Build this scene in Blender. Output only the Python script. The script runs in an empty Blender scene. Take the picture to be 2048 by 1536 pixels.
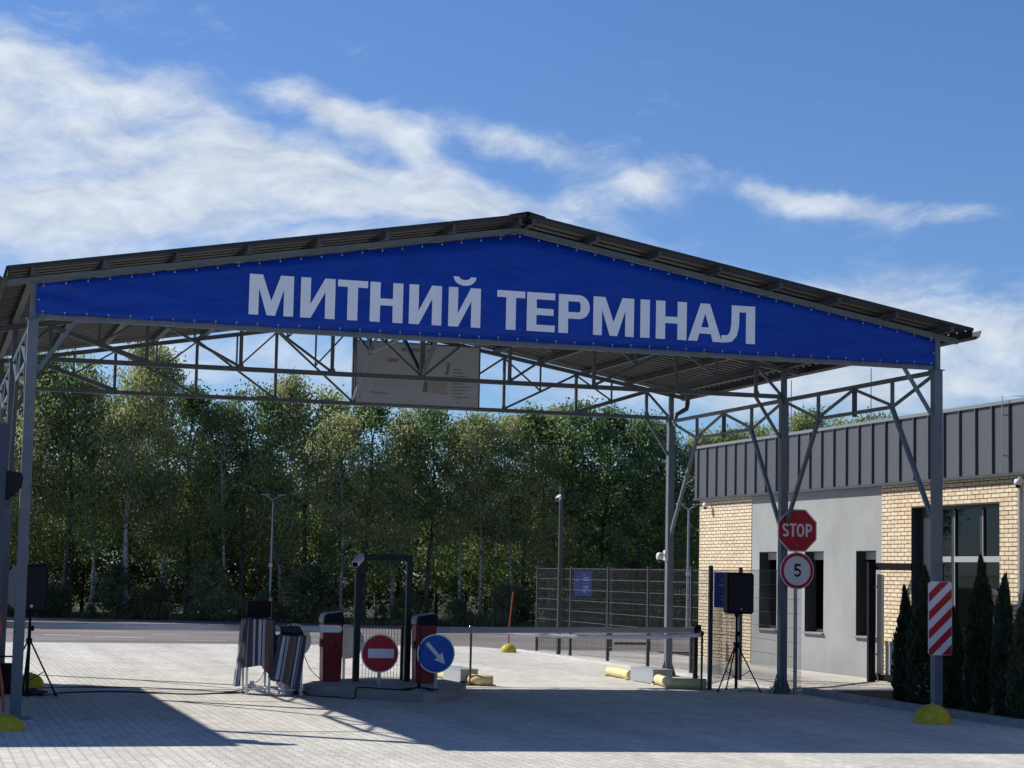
import bpy, bmesh, math, random
import numpy as np
from mathutils import Vector, Matrix
R = math.radians
random.seed(7); rng = np.random.default_rng(7)
scn = bpy.context.scene
COL = scn.collection
# ------------------------------------------------------------------ camera
FPX, PITCH, ROLL, YAW = 3859.2, .0983, .0214, .2943
cam_d = bpy.data.cameras.new('camera'); cam = bpy.data.objects.new('camera', cam_d); COL.objects.link(cam)
cam_d.sensor_width = 36; cam_d.lens = FPX/2048*36; cam_d.clip_start = .1; cam_d.clip_end = 3000
_d = Vector((math.sin(YAW)*math.cos(PITCH), math.cos(YAW)*math.cos(PITCH), math.sin(PITCH)))
_r = Vector((math.cos(YAW), -math.sin(YAW), 0)); _u = _r.cross(_d)
_r, _u = _r*math.cos(ROLL)+_u*math.sin(ROLL), -_r*math.sin(ROLL)+_u*math.cos(ROLL)
cam.matrix_world = Matrix(((_r.x, _u.x, -_d.x, -1.1625), (_r.y, _u.y, -_d.y, -23.8344), (_r.z, _u.z, -_d.z, 1.8237), (0, 0, 0, 1)))
scn.camera = cam
# ------------------------------------------------------------------ colour management
scn.view_settings.view_transform = 'Standard'; scn.view_settings.look = 'None'
scn.view_settings.exposure = 0.35; scn.view_settings.gamma = 1.0
# ------------------------------------------------------------------ sun
SX, SY = .87, -.76                       # shadow shift per metre of height
sun_d = bpy.data.lights.new('sun', 'SUN'); sun = bpy.data.objects.new('sun', sun_d); COL.objects.link(sun)
sun_d.energy = 4.6; sun_d.angle = R(.55); sun_d.color = (1, .95, .86)
sv = Vector((-SX, -SY, 1)).normalized()
sun.rotation_euler = sv.to_track_quat('Z', 'Y').to_euler(); sun.location = (-20, 20, 30)
SUN_EL = math.asin(sv.z); SUN_AZ = math.atan2(sv.x, sv.y)
# ------------------------------------------------------------------ sky with clouds
W = bpy.data.worlds.new('World'); scn.world = W; W.use_nodes = True
nt = W.node_tree; nt.nodes.clear()
def nd(t, tree=None, **kw):
    n = (tree or nt).nodes.new(t)
    for k, v in kw.items(): setattr(n, k, v)
    return n
def lk(a, b, tree=None): (tree or nt).links.new(a, b)
sky = nd('ShaderNodeTexSky', sky_type='NISHITA', sun_disc=False, sun_elevation=SUN_EL, sun_rotation=SUN_AZ)
sky.air_density = 1.0; sky.dust_density = .35; sky.ozone_density = 1.6; sky.altitude = 200
tc = nd('ShaderNodeTexCoord'); sep = nd('ShaderNodeSeparateXYZ'); lk(tc.outputs['Generated'], sep.inputs[0])
def wm(op, a, b=None, c=None):
    n = nd('ShaderNodeMath', operation=op)
    for i, v in enumerate((a, b, c)):
        if v is None: continue
        if isinstance(v, (int, float)): n.inputs[i].default_value = v
        else: lk(v, n.inputs[i])
    return n.outputs[0]
az = wm('ARCTAN2', sep.outputs[0], sep.outputs[1]); el = wm('ARCSINE', sep.outputs[2])
uv = nd('ShaderNodeCombineXYZ'); lk(az, uv.inputs[0]); lk(el, uv.inputs[1])
warp = nd('ShaderNodeTexNoise'); warp.inputs['Scale'].default_value = 14; warp.inputs['Detail'].default_value = 4
lk(uv.outputs[0], warp.inputs['Vector'])
wsub = nd('ShaderNodeVectorMath', operation='SUBTRACT'); lk(warp.outputs['Color'], wsub.inputs[0]); wsub.inputs[1].default_value = (.5, .5, .5)
wsc = nd('ShaderNodeVectorMath', operation='SCALE'); lk(wsub.outputs[0], wsc.inputs[0]); wsc.inputs['Scale'].default_value = .035
wadd = nd('ShaderNodeVectorMath', operation='ADD'); lk(uv.outputs[0], wadd.inputs[0]); lk(wsc.outputs[0], wadd.inputs[1])
def blob(cx, cy, rx, ry, ang, wt):
    m = nd('ShaderNodeMapping', vector_type='TEXTURE'); lk(wadd.outputs[0], m.inputs['Vector'])
    m.inputs['Location'].default_value = (YAW+(cx-1024)/FPX, PITCH+(768-cy)/FPX+.0214*(cx-1024)/FPX, 0)
    m.inputs['Rotation'].default_value = (0, 0, R(ang)); m.inputs['Scale'].default_value = (rx/FPX, ry/FPX, 1)
    l = nd('ShaderNodeVectorMath', operation='LENGTH'); lk(m.outputs[0], l.inputs[0])
    mr = nd('ShaderNodeMapRange', interpolation_type='SMOOTHSTEP'); lk(l.outputs['Value'], mr.inputs[0])
    mr.inputs[1].default_value = 0; mr.inputs[2].default_value = 1.5; mr.inputs[3].default_value = wt; mr.inputs[4].default_value = 0
    return mr.outputs[0]
BL = [(40, 200, 190, 105, -18, .9), (-60, 330, 420, 190, 0, .8), (330, 250, 170, 80, -22, .85), (500, 190, 190, 38, -12, .6),
      (700, 230, 220, 42, -22, .75), (850, 320, 120, 40, -40, .5), (300, 370, 420, 110, -8, .75), (650, 370, 330, 80, -10, .8),
      (100, 480, 420, 100, 0, .75), (880, 400, 230, 60, -12, .9), (980, 285, 150, 32, -16, .6), (1180, 335, 190, 45, -18, .75),
      (1130, 420, 200, 60, -10, .55), (1290, 385, 50, 45, -10, .6), (1560, 395, 190, 32, -8, .7), (1760, 430, 190, 34, -8, .55),
      (1930, 450, 60, 25, 0, .35), (1818, 145, 22, 34, 0, .42), (1350, 335, 60, 22, 0, .28), (1900, 690, 460, 130, -4, 1.05), (1350, 760, 520, 80, 0, .6), (700, 560, 500, 90, 0, .5), (1650, 590, 160, 40, -8, .5),
      (1450, 540, 260, 40, -12, .35), (600, 740, 330, 90, -4, .9), (250, 720, 200, 110, 0, .6), (1250, 780, 360, 60, -4, .5), (1760, 790, 250, 60, 0, .6), (1800, 560, 90, 24, 0, .3), (450, 300, 700, 230, -14, .3), (1300, 420, 800, 140, -8, .18)]
acc = None
for b in BL:
    o = blob(*b); acc = o if acc is None else wm('ADD', acc, o)
acc = wm('MINIMUM', acc, 1.15)
mp = nd('ShaderNodeMapping'); lk(wadd.outputs[0], mp.inputs['Vector']); mp.inputs['Rotation'].default_value = (0, 0, R(14)); mp.inputs['Scale'].default_value = (11, 34, 1)
n1 = nd('ShaderNodeTexNoise'); n1.inputs['Scale'].default_value = 1.0; n1.inputs['Detail'].default_value = 9; n1.inputs['Roughness'].default_value = .64; n1.inputs['Distortion'].default_value = .9
lk(mp.outputs[0], n1.inputs['Vector'])
mp2 = nd('ShaderNodeMapping'); lk(wadd.outputs[0], mp2.inputs['Vector']); mp2.inputs['Rotation'].default_value = (0, 0, R(-20)); mp2.inputs['Scale'].default_value = (30, 60, 1)
n2 = nd('ShaderNodeTexNoise'); n2.inputs['Scale'].default_value = 1.0; n2.inputs['Detail'].default_value = 8; n2.inputs['Roughness'].default_value = .6
lk(mp2.outputs[0], n2.inputs['Vector'])
dens = wm('ADD', acc, wm('MULTIPLY', wm('SUBTRACT', n1.outputs['Fac'], .53), 1.75))
dens = wm('ADD', dens, wm('MULTIPLY', wm('SUBTRACT', n2.outputs['Fac'], .5), .95))
cov = nd('ShaderNodeMapRange', interpolation_type='SMOOTHSTEP'); lk(dens, cov.inputs[0])
cov.inputs[1].default_value = .12; cov.inputs[2].default_value = 1.4; cov.inputs[3].default_value = 0; cov.inputs[4].default_value = .93
crm = nd('ShaderNodeMapRange'); lk(n2.outputs['Fac'], crm.inputs[0]); crm.inputs[1].default_value = .3; crm.inputs[2].default_value = .7; crm.inputs[3].default_value = 5.2; crm.inputs[4].default_value = 6.9
ccol = nd('ShaderNodeVectorMath', operation='SCALE'); ccol.inputs[0].default_value = (.89, .97, 1.07); lk(crm.outputs[0], ccol.inputs['Scale'])
skc = nd('ShaderNodeVectorMath', operation='MULTIPLY'); lk(sky.outputs[0], skc.inputs[0]); skc.inputs[1].default_value = (.46, .63, .92)
mix = nd('ShaderNodeMix', data_type='RGBA'); lk(cov.outputs[0], mix.inputs[0]); lk(skc.outputs[0], mix.inputs[6]); lk(ccol.outputs[0], mix.inputs[7])
bg = nd('ShaderNodeBackground'); bg.inputs['Strength'].default_value = .1; lk(mix.outputs[2], bg.inputs['Color'])
wo = nd('ShaderNodeOutputWorld'); lk(bg.outputs[0], wo.inputs['Surface'])

# ------------------------------------------------------------------ materials
MATS = {}
def mat(name, col, rough=.6, metal=0, spec=.5, var=0, vscale=8, bump=0, bscale=60, emit=None, dirt=0, coat=0):
    if name in MATS: return MATS[name]
    m = bpy.data.materials.new(name); m.use_nodes = True; t = m.node_tree; p = t.nodes['Principled BSDF']
    p.inputs['Base Color'].default_value = (*col, 1); p.inputs['Roughness'].default_value = rough; p.inputs['Metallic'].default_value = metal
    p.inputs['Specular IOR Level'].default_value = spec
    if coat: p.inputs['Coat Weight'].default_value = coat
    co = t.nodes.new('ShaderNodeTexCoord')
    if var or dirt:
        n = t.nodes.new('ShaderNodeTexNoise'); n.inputs['Scale'].default_value = vscale; n.inputs['Detail'].default_value = 6; n.inputs['Roughness'].default_value = .65
        t.links.new(co.outputs['Object'], n.inputs['Vector'])
        mr = t.nodes.new('ShaderNodeMapRange'); t.links.new(n.outputs['Fac'], mr.inputs[0])
        mr.inputs[1].default_value = .3; mr.inputs[2].default_value = .7; mr.inputs[3].default_value = 1-var-dirt; mr.inputs[4].default_value = 1+var
        v = t.nodes.new('ShaderNodeVectorMath'); v.operation = 'SCALE'; v.inputs[0].default_value = col; t.links.new(mr.outputs[0], v.inputs['Scale'])
        t.links.new(v.outputs[0], p.inputs['Base Color'])
        r2 = t.nodes.new('ShaderNodeMapRange'); t.links.new(n.outputs['Fac'], r2.inputs[0]); r2.inputs[3].default_value = min(1, rough+.12); r2.inputs[4].default_value = max(.03, rough-.12)
        t.links.new(r2.outputs[0], p.inputs['Roughness'])
    if bump:
        n = t.nodes.new('ShaderNodeTexNoise'); n.inputs['Scale'].default_value = bscale; n.inputs['Detail'].default_value = 5
        t.links.new(co.outputs['Object'], n.inputs['Vector'])
        b = t.nodes.new('ShaderNodeBump'); b.inputs['Strength'].default_value = bump; b.inputs['Distance'].default_value = .01
        t.links.new(n.outputs['Fac'], b.inputs['Height']); t.links.new(b.outputs[0], p.inputs['Normal'])
    if emit: p.inputs['Emission Color'].default_value = (*emit[0], 1); p.inputs['Emission Strength'].default_value = emit[1]
    MATS[name] = m; return m
STEEL = mat('grey painted steel', (.12, .145, .17), .5, .0, .4, .14, 5, .04, 60)
STEELD = mat('dark painted steel', (.06, .07, .08), .55, 0, .4, .12, 4)
ROOFM = mat('graphite roof sheet', (.022, .022, .025), .5, 0, .35, .15, 2)
ROOFU = mat('grey roof sheet underside', (.05, .052, .058), .55, 0, .3, .1, 2)
BLUE = None
WHITEP = mat('white paint', (.78, .79, .8), .4, 0, .5, .05, 4)
LETTER = mat('printed white', (.74, .78, .87), .6, 0, .3, .03, 3)
REDP = mat('red powder coat', (.20, .007, .016), .45, 0, .3, .08, 5)
BLACKP = mat('black plastic', (.008, .009, .013), .7, 0, .2, .2, 20)
DKGREEN = mat('dark green steel', (.012, .026, .027), .6, 0, .3, .15, 6)
FENCE = mat('graphite fence steel', (.03, .034, .038), .5, 0, .5, .15, 8)
WIRE = mat('sunlit-toned fence wire', (.15, .16, .165), .5, .3, .4)  # cross wires paler than the uprights: sunlight on them put into the colour
YELLOW = mat('yellow painted concrete', (.50, .41, .03), .6, 0, .3, .14, 9, .25, 60, dirt=.12)
YPIPE = mat('faded yellow pipe', (.70, .60, .31), .55, 0, .4, .1, 8, dirt=.12)
CONC = mat('concrete', (.34, .34, .33), .85, 0, .3, .14, 5, .4, 50, dirt=.08)
KERB = mat('kerb concrete', (.30, .30, .29), .88, 0, .3, .16, 3, .4, 40, dirt=.1)
STRIP = mat('light concrete strip', (.5, .5, .48), .85, 0, .3, .1, 4, .3, 40)
SGREY = mat('grey sheet metal', (.34, .36, .38), .45, .2, .5, .06, 5)
SIGNRED = mat('sign red', (.42, .008, .026), .45, 0, .3, .04, 6)
SIGNWHITE = mat('sign white', (.66, .66, .7), .4, 0, .5, .04, 6)
SIGNBLUE = mat('sign blue', (.004, .085, .42), .45, 0, .3, .04, 6)
SIGNBACK = mat('sign back aluminium', (.30, .31, .33), .5, .3, .5, .08, 8)
BLUEPL = mat('blue notice board', (.02, .07, .38), .45, 0, .5, .06, 5)
BRONZE = mat('bronze stanchion', (.13, .085, .05), .3, .8, .5)
GALV = mat('galvanised pole', (.36, .38, .39), .45, .4, .5, .08, 10)
CHROME = mat('bright metal', (.6, .6, .6), .25, .9, .5)
ORANGE = mat('faded red rod', (.30, .07, .05), .6, 0, .3, .12, 12)
CAMW = mat('camera white', (.68, .69, .7), .4)
GLASSB = mat('black lens', (.004, .004, .006), .08)
PLASTER0 = mat('grey render plinth', (.285, .297, .30), .9, 0, .2, .06, 1.6, .25, 120, dirt=.05)
CLAD = mat('graphite standing seam', (.082, .086, .097), .45, 0, .5, .06, 3)
CLADD = mat('dark flashing', (.05, .053, .06), .5, 0, .5, .1, 4)
FRAMEM = mat('anthracite frame', (.032, .035, .042), .4, 0, .5)
LFRAME = mat('light grey frame', (.33, .34, .35), .45)
SILL = mat('grey sill', (.22, .225, .235), .5)
CURT = mat('pale curtain', (.42, .45, .44), .9)
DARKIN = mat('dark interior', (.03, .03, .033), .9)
SOIL = mat('bed soil', (.06, .045, .03), .95, 0, .2, .3, 6, .8, 30)
CABLE = mat('black cable', (.012, .012, .014), .6)
CABLEW = mat('white socket plastic', (.7, .7, .68), .5)
SKIN = mat('skin', (.45, .27, .2), .55, 0, .4, .05, 20)
HAIRG = mat('grey hair', (.35, .33, .31), .7); HAIRB = mat('brown hair', (.07, .045, .03), .7)
SHIRT = mat('pale blue shirt', (.30, .36, .48), .85, 0, .2, .1, 10); SHIRT2 = mat('blue shirt', (.12, .2, .42), .85, 0, .2, .1, 10)
TROUS = mat('dark trousers', (.03, .035, .05), .85)
BOARD = mat('board face', (.50, .55, .64), .7, 0, .2, .06, 2)
RIBBON = mat('satin ribbon', (.62, .64, .72), .35, 0, .6)
def ribbonmat():
    t = RIBBON.node_tree; p = t.nodes['Principled BSDF']; tl = t.nodes.new('ShaderNodeBsdfTranslucent'); tl.inputs['Color'].default_value = (.85, .85, .9, 1)
    mx = t.nodes.new('ShaderNodeMixShader'); mx.inputs[0].default_value = .55; t.links.new(p.outputs[0], mx.inputs[1]); t.links.new(tl.outputs[0], mx.inputs[2]); t.links.new(mx.outputs[0], t.nodes['Material Output'].inputs[0])
ribbonmat()
BANNERM = bpy.data.materials.new('blue vinyl'); BANNERM.use_nodes = True
def banner_nodes():
    t = BANNERM.node_tree; p = t.nodes['Principled BSDF']; p.inputs['Roughness'].default_value = .48
    co = t.nodes.new('ShaderNodeTexCoord'); n = t.nodes.new('ShaderNodeTexNoise'); n.inputs['Scale'].default_value = 1.3; n.inputs['Detail'].default_value = 5
    mp = t.nodes.new('ShaderNodeMapping'); mp.inputs['Scale'].default_value = (1, 1, 3); mp.inputs['Rotation'].default_value = (0, .6, 0)
    t.links.new(co.outputs['Object'], mp.inputs[0]); t.links.new(mp.outputs[0], n.inputs['Vector'])
    r = t.nodes.new('ShaderNodeValToRGB'); r.color_ramp.elements[0].position = .3; r.color_ramp.elements[0].color = (.003, .038, .30, 1)
    r.color_ramp.elements[1].position = .7; r.color_ramp.elements[1].color = (.004, .05, .38, 1)
    t.links.new(n.outputs['Fac'], r.inputs[0]); t.links.new(r.outputs[0], p.inputs['Base Color'])
    b = t.nodes.new('ShaderNodeBump'); b.inputs['Strength'].default_value = .8; b.inputs['Distance'].default_value = .06
    t.links.new(n.outputs['Fac'], b.inputs['Height']); t.links.new(b.outputs[0], p.inputs['Normal'])
    # vertical welds of the vinyl every 1.4 m
    p.inputs['Specular IOR Level'].default_value = .2
banner_nodes()
def plaster():
    m = bpy.data.materials.new('grey plaster'); m.use_nodes = True; t = m.node_tree; p = t.nodes['Principled BSDF']; p.inputs['Roughness'].default_value = .92; p.inputs['Specular IOR Level'].default_value = .15
    L = t.links.new; N = t.nodes.new; co = N('ShaderNodeTexCoord'); mp = N('ShaderNodeMapping'); mp.inputs['Scale'].default_value = (4, 4, .5); L(co.outputs['Object'], mp.inputs[0])
    n = N('ShaderNodeTexNoise'); n.inputs['Scale'].default_value = 1.2; n.inputs['Detail'].default_value = 7; n.inputs['Roughness'].default_value = .6; L(mp.outputs[0], n.inputs['Vector'])
    n2 = N('ShaderNodeTexNoise'); n2.inputs['Scale'].default_value = 1.1; n2.inputs['Detail'].default_value = 6; L(co.outputs['Object'], n2.inputs['Vector'])
    r1 = N('ShaderNodeMapRange'); L(n.outputs['Fac'], r1.inputs[0]); r1.inputs[1].default_value = .3; r1.inputs[2].default_value = .7; r1.inputs[3].default_value = .96; r1.inputs[4].default_value = 1.02
    r2 = N('ShaderNodeMapRange'); L(n2.outputs['Fac'], r2.inputs[0]); r2.inputs[1].default_value = .3; r2.inputs[2].default_value = .7; r2.inputs[3].default_value = .9; r2.inputs[4].default_value = 1.08
    s = N('ShaderNodeSeparateXYZ'); L(co.outputs['Object'], s.inputs[0]); sp = N('ShaderNodeMapRange'); L(s.outputs[2], sp.inputs[0]); sp.inputs[1].default_value = .0; sp.inputs[2].default_value = .45; sp.inputs[3].default_value = .86; sp.inputs[4].default_value = 1
    a = N('ShaderNodeMath'); a.operation = 'MULTIPLY'; L(r1.outputs[0], a.inputs[0]); L(r2.outputs[0], a.inputs[1]); b = N('ShaderNodeMath'); b.operation = 'MULTIPLY'; L(a.outputs[0], b.inputs[0]); L(sp.outputs[0], b.inputs[1])
    v = N('ShaderNodeVectorMath'); v.operation = 'SCALE'; v.inputs[0].default_value = (.30, .31, .308); L(b.outputs[0], v.inputs['Scale']); L(v.outputs[0], p.inputs['Base Color'])
    n3 = N('ShaderNodeTexNoise'); n3.inputs['Scale'].default_value = 60; L(co.outputs['Object'], n3.inputs['Vector']); bp = N('ShaderNodeBump'); bp.inputs['Strength'].default_value = .35; bp.inputs['Distance'].default_value = .01; L(n3.outputs['Fac'], bp.inputs['Height']); L(bp.outputs[0], p.inputs['Normal']); return m
PLASTER = plaster()
def glass(name, tint, opac):
    m = bpy.data.materials.new(name); m.use_nodes = True; t = m.node_tree; t.nodes.clear()
    g = t.nodes.new('ShaderNodeBsdfGlossy'); g.inputs['Roughness'].default_value = .02; g.inputs['Color'].default_value = (.4, .44, .47, 1)
    tr = t.nodes.new('ShaderNodeBsdfTransparent'); tr.inputs['Color'].default_value = (*tint, 1)
    f = t.nodes.new('ShaderNodeFresnel'); f.inputs['IOR'].default_value = 1.6
    a = t.nodes.new('ShaderNodeMath'); a.operation = 'ADD'; a.inputs[1].default_value = opac; t.links.new(f.outputs[0], a.inputs[0])
    mx = t.nodes.new('ShaderNodeMixShader'); t.links.new(a.outputs[0], mx.inputs[0]); t.links.new(tr.outputs[0], mx.inputs[1]); t.links.new(g.outputs[0], mx.inputs[2])
    o = t.nodes.new('ShaderNodeOutputMaterial'); t.links.new(mx.outputs[0], o.inputs[0]); return m
GLASS = glass('entrance glass', (.22, .27, .27), .0); GLASS2 = glass('window glass', (.6, .65, .65), .0)
def paver(name, c1, c2, cm, sc=1.0, swap=True, bump=.6):
    m = bpy.data.materials.new(name); m.use_nodes = True; t = m.node_tree; p = t.nodes['Principled BSDF']; p.inputs['Roughness'].default_value = .88; p.inputs['Specular IOR Level'].default_value = .25
    L = t.links.new; N = t.nodes.new
    co = N('ShaderNodeTexCoord'); s = N('ShaderNodeSeparateXYZ'); L(co.outputs['Object'], s.inputs[0]); c = N('ShaderNodeCombineXYZ')
    # zig-zag edges of the interlocking stones
    z1 = N('ShaderNodeMath'); z1.operation = 'MULTIPLY'; z1.inputs[1].default_value = 1/.225; L(s.outputs[1], z1.inputs[0])
    z2 = N('ShaderNodeMath'); z2.operation = 'PINGPONG'; z2.inputs[1].default_value = .5; L(z1.outputs[0], z2.inputs[0])
    z3 = N('ShaderNodeMath'); z3.operation = 'MULTIPLY_ADD'; z3.inputs[1].default_value = .045; L(z2.outputs[0], z3.inputs[0]); L(s.outputs[0], z3.inputs[2])
    L(s.outputs[1], c.inputs[0]); L(z3.outputs[0], c.inputs[1])
    b = N('ShaderNodeTexBrick'); L(c.outputs[0], b.inputs['Vector']); b.inputs['Scale'].default_value = sc
    b.inputs['Brick Width'].default_value = .225; b.inputs['Row Height'].default_value = .1125; b.inputs['Mortar Size'].default_value = .0075; b.inputs['Mortar Smooth'].default_value = .25
    b.inputs['Color1'].default_value = (*c1, 1); b.inputs['Color2'].default_value = (*c2, 1); b.inputs['Mortar'].default_value = (*cm, 1)
    n = N('ShaderNodeTexNoise'); n.inputs['Scale'].default_value = .35; n.inputs['Detail'].default_value = 9; n.inputs['Roughness'].default_value = .7; L(co.outputs['Object'], n.inputs['Vector'])
    mr = N('ShaderNodeMapRange'); L(n.outputs['Fac'], mr.inputs[0]); mr.inputs[1].default_value = .3; mr.inputs[2].default_value = .7; mr.inputs[3].default_value = .84; mr.inputs[4].default_value = 1.1
    n2 = N('ShaderNodeTexNoise'); n2.inputs['Scale'].default_value = 25; n2.inputs['Detail'].default_value = 4; L(co.outputs['Object'], n2.inputs['Vector'])
    mr2 = N('ShaderNodeMapRange'); L(n2.outputs['Fac'], mr2.inputs[0]); mr2.inputs[3].default_value = .85; mr2.inputs[4].default_value = 1.15
    tm = N('ShaderNodeMapping'); tm.inputs['Scale'].default_value = (1.1, .07, 1); tm.inputs['Rotation'].default_value = (0, 0, .12); L(co.outputs['Object'], tm.inputs[0])
    tn = N('ShaderNodeTexNoise'); tn.inputs['Scale'].default_value = 1; tn.inputs['Detail'].default_value = 5; L(tm.outputs[0], tn.inputs['Vector'])
    tr = N('ShaderNodeMapRange'); L(tn.outputs['Fac'], tr.inputs[0]); tr.inputs[1].default_value = .35; tr.inputs[2].default_value = .62; tr.inputs[3].default_value = .84; tr.inputs[4].default_value = 1.03
    sn = N('ShaderNodeTexNoise'); sn.inputs['Scale'].default_value = 1.7; sn.inputs['Detail'].default_value = 5; L(co.outputs['Object'], sn.inputs['Vector'])
    sr = N('ShaderNodeMapRange'); L(sn.outputs['Fac'], sr.inputs[0]); sr.inputs[1].default_value = .64; sr.inputs[2].default_value = .74; sr.inputs[3].default_value = 1; sr.inputs[4].default_value = .66
    m0 = N('ShaderNodeMath'); m0.operation = 'MULTIPLY'; L(tr.outputs[0], m0.inputs[0]); L(sr.outputs[0], m0.inputs[1])
    m3 = N('ShaderNodeMath'); m3.operation = 'MULTIPLY'; L(m0.outputs[0], m3.inputs[0]); L(mr.outputs[0], m3.inputs[1])
    mu = N('ShaderNodeMath'); mu.operation = 'MULTIPLY'; L(m3.outputs[0], mu.inputs[0]); L(mr2.outputs[0], mu.inputs[1])
    v = N('ShaderNodeVectorMath'); v.operation = 'SCALE'; L(b.outputs['Color'], v.inputs[0]); L(mu.outputs[0], v.inputs['Scale']); L(v.outputs[0], p.inputs['Base Color'])
    bp = N('ShaderNodeBump'); bp.inputs['Strength'].default_value = bump; bp.inputs['Distance'].default_value = .012; bp.invert = True
    L(b.outputs['Fac'], bp.inputs['Height']); L(bp.outputs[0], p.inputs['Normal']); return m
PAVER = paver('interlocking pavers', (.53, .51, .46), (.66, .635, .57), (.42, .40, .35))
PAVER2 = paver('light pavers', (.54, .51, .455), (.60, .56, .50), (.36, .34, .30))
def brickmat():
    m = bpy.data.materials.new('cream brick'); m.use_nodes = True; t = m.node_tree; p = t.nodes['Principled BSDF']; p.inputs['Roughness'].default_value = .9; p.inputs['Specular IOR Level'].default_value = .2
    L = t.links.new; N = t.nodes.new
    co = N('ShaderNodeTexCoord'); s = N('ShaderNodeSeparateXYZ'); L(co.outputs['Object'], s.inputs[0]); c = N('ShaderNodeCombineXYZ')
    a = N('ShaderNodeMath'); a.operation = 'ADD'; L(s.outputs[0], a.inputs[0]); L(s.outputs[1], a.inputs[1]); L(a.outputs[0], c.inputs[0]); L(s.outputs[2], c.inputs[1])
    n3 = N('ShaderNodeTexNoise'); n3.inputs['Scale'].default_value = 9; L(co.outputs['Object'], n3.inputs['Vector'])
    ws = N('ShaderNodeVectorMath'); ws.operation = 'SCALE'; ws.inputs['Scale'].default_value = .012; L(n3.outputs['Color'], ws.inputs[0])
    wa = N('ShaderNodeVectorMath'); wa.operation = 'ADD'; L(c.outputs[0], wa.inputs[0]); L(ws.outputs[0], wa.inputs[1])
    b = N('ShaderNodeTexBrick'); L(wa.outputs[0], b.inputs['Vector']); b.inputs['Scale'].default_value = 1
    b.inputs['Brick Width'].default_value = .262; b.inputs['Row Height'].default_value = .0745; b.inputs['Mortar Size'].default_value = .008; b.inputs['Mortar Smooth'].default_value = .1
    b.inputs['Bias'].default_value = -.35
    b.inputs['Color1'].default_value = (.72, .615, .44, 1); b.inputs['Color2'].default_value = (.62, .43, .30, 1); b.inputs['Mortar'].default_value = (.09, .062, .036, 1)
    n = N('ShaderNodeTexNoise'); n.inputs['Scale'].default_value = 14; n.inputs['Detail'].default_value = 6; L(co.outputs['Object'], n.inputs['Vector'])
    mr = N('ShaderNodeMapRange'); L(n.outputs['Fac'], mr.inputs[0]); mr.inputs[1].default_value = .3; mr.inputs[2].default_value = .72; mr.inputs[3].default_value = .78; mr.inputs[4].default_value = 1.14
    v = N('ShaderNodeVectorMath'); v.operation = 'SCALE'; L(b.outputs['Color'], v.inputs[0]); L(mr.outputs[0], v.inputs['Scale']); L(v.outputs[0], p.inputs['Base Color'])
    bp = N('ShaderNodeBump'); bp.inputs['Strength'].default_value = .8; bp.inputs['Distance'].default_value = .015; bp.invert = True
    L(b.outputs['Fac'], bp.inputs['Height']); L(bp.outputs[0], p.inputs['Normal']); return m
BRICK = brickmat()
def asphalt():
    m = bpy.data.materials.new('asphalt'); m.use_nodes = True; t = m.node_tree; p = t.nodes['Principled BSDF']; p.inputs['Roughness'].default_value = .85
    L = t.links.new; N = t.nodes.new; co = N('ShaderNodeTexCoord')
    mp = N('ShaderNodeMapping'); mp.inputs['Scale'].default_value = (.12, .5, 1); L(co.outputs['Object'], mp.inputs[0])
    n = N('ShaderNodeTexNoise'); n.inputs['Scale'].default_value = 1; n.inputs['Detail'].default_value = 8; L(mp.outputs[0], n.inputs['Vector'])
    r = N('ShaderNodeValToRGB'); r.color_ramp.elements[0].position = .35; r.color_ramp.elements[0].color = (.11, .095, .092, 1); r.color_ramp.elements[1].position = .68; r.color_ramp.elements[1].color = (.21, .18, .17, 1)
    L(n.outputs['Fac'], r.inputs[0]); L(r.outputs[0], p.inputs['Base Color']); return m
ASPH = asphalt()
def foliage(name, ca, cb, cc, trans=.35, scale=.55):
    m = bpy.data.materials.new(name); m.use_nodes = True; t = m.node_tree; t.nodes.clear(); L = t.links.new; N = t.nodes.new
    g = N('ShaderNodeNewGeometry'); oi = N('ShaderNodeObjectInfo'); co = N('ShaderNodeTexCoord')
    n = N('ShaderNodeTexNoise'); n.inputs['Scale'].default_value = scale; n.inputs['Detail'].default_value = 3; L(g.outputs['Position'], n.inputs['Vector'])
    r = N('ShaderNodeValToRGB'); e = r.color_ramp.elements; e[0].position = .3; e[0].color = (*ca, 1); e[1].position = .72; e[1].color = (*cc, 1); k = e.new(.5); k.color = (*cb, 1)
    a = N('ShaderNodeMath'); a.operation = 'MULTIPLY_ADD'; L(g.outputs['Random Per Island'], a.inputs[0]); a.inputs[1].default_value = .3; L(n.outputs['Fac'], a.inputs[2])
    a2 = N('ShaderNodeMath'); a2.operation = 'MULTIPLY_ADD'; L(oi.outputs['Random'], a2.inputs[0]); a2.inputs[1].default_value = .36; L(a.outputs[0], a2.inputs[2])
    a3 = N('ShaderNodeMath'); a3.operation = 'SUBTRACT'; L(a2.outputs[0], a3.inputs[0]); a3.inputs[1].default_value = .31; L(a3.outputs[0], r.inputs[0])
    d = N('ShaderNodeBsdfDiffuse'); L(r.outputs[0], d.inputs['Color']); tl = N('ShaderNodeBsdfTranslucent'); L(r.outputs[0], tl.inputs['Color'])
    gl = N('ShaderNodeBsdfGlossy'); gl.inputs['Roughness'].default_value = .5; gl.inputs['Color'].default_value = (.8, .85, .8, 1)
    m1 = N('ShaderNodeMixShader'); m1.inputs[0].default_value = trans; L(d.outputs[0], m1.inputs[1]); L(tl.outputs[0], m1.inputs[2])
    m2 = N('ShaderNodeMixShader'); m2.inputs[0].default_value = .035; L(m1.outputs[0], m2.inputs[1]); L(gl.outputs[0], m2.inputs[2])
    o = N('ShaderNodeOutputMaterial'); L(m2.outputs[0], o.inputs[0]); return m
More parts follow.
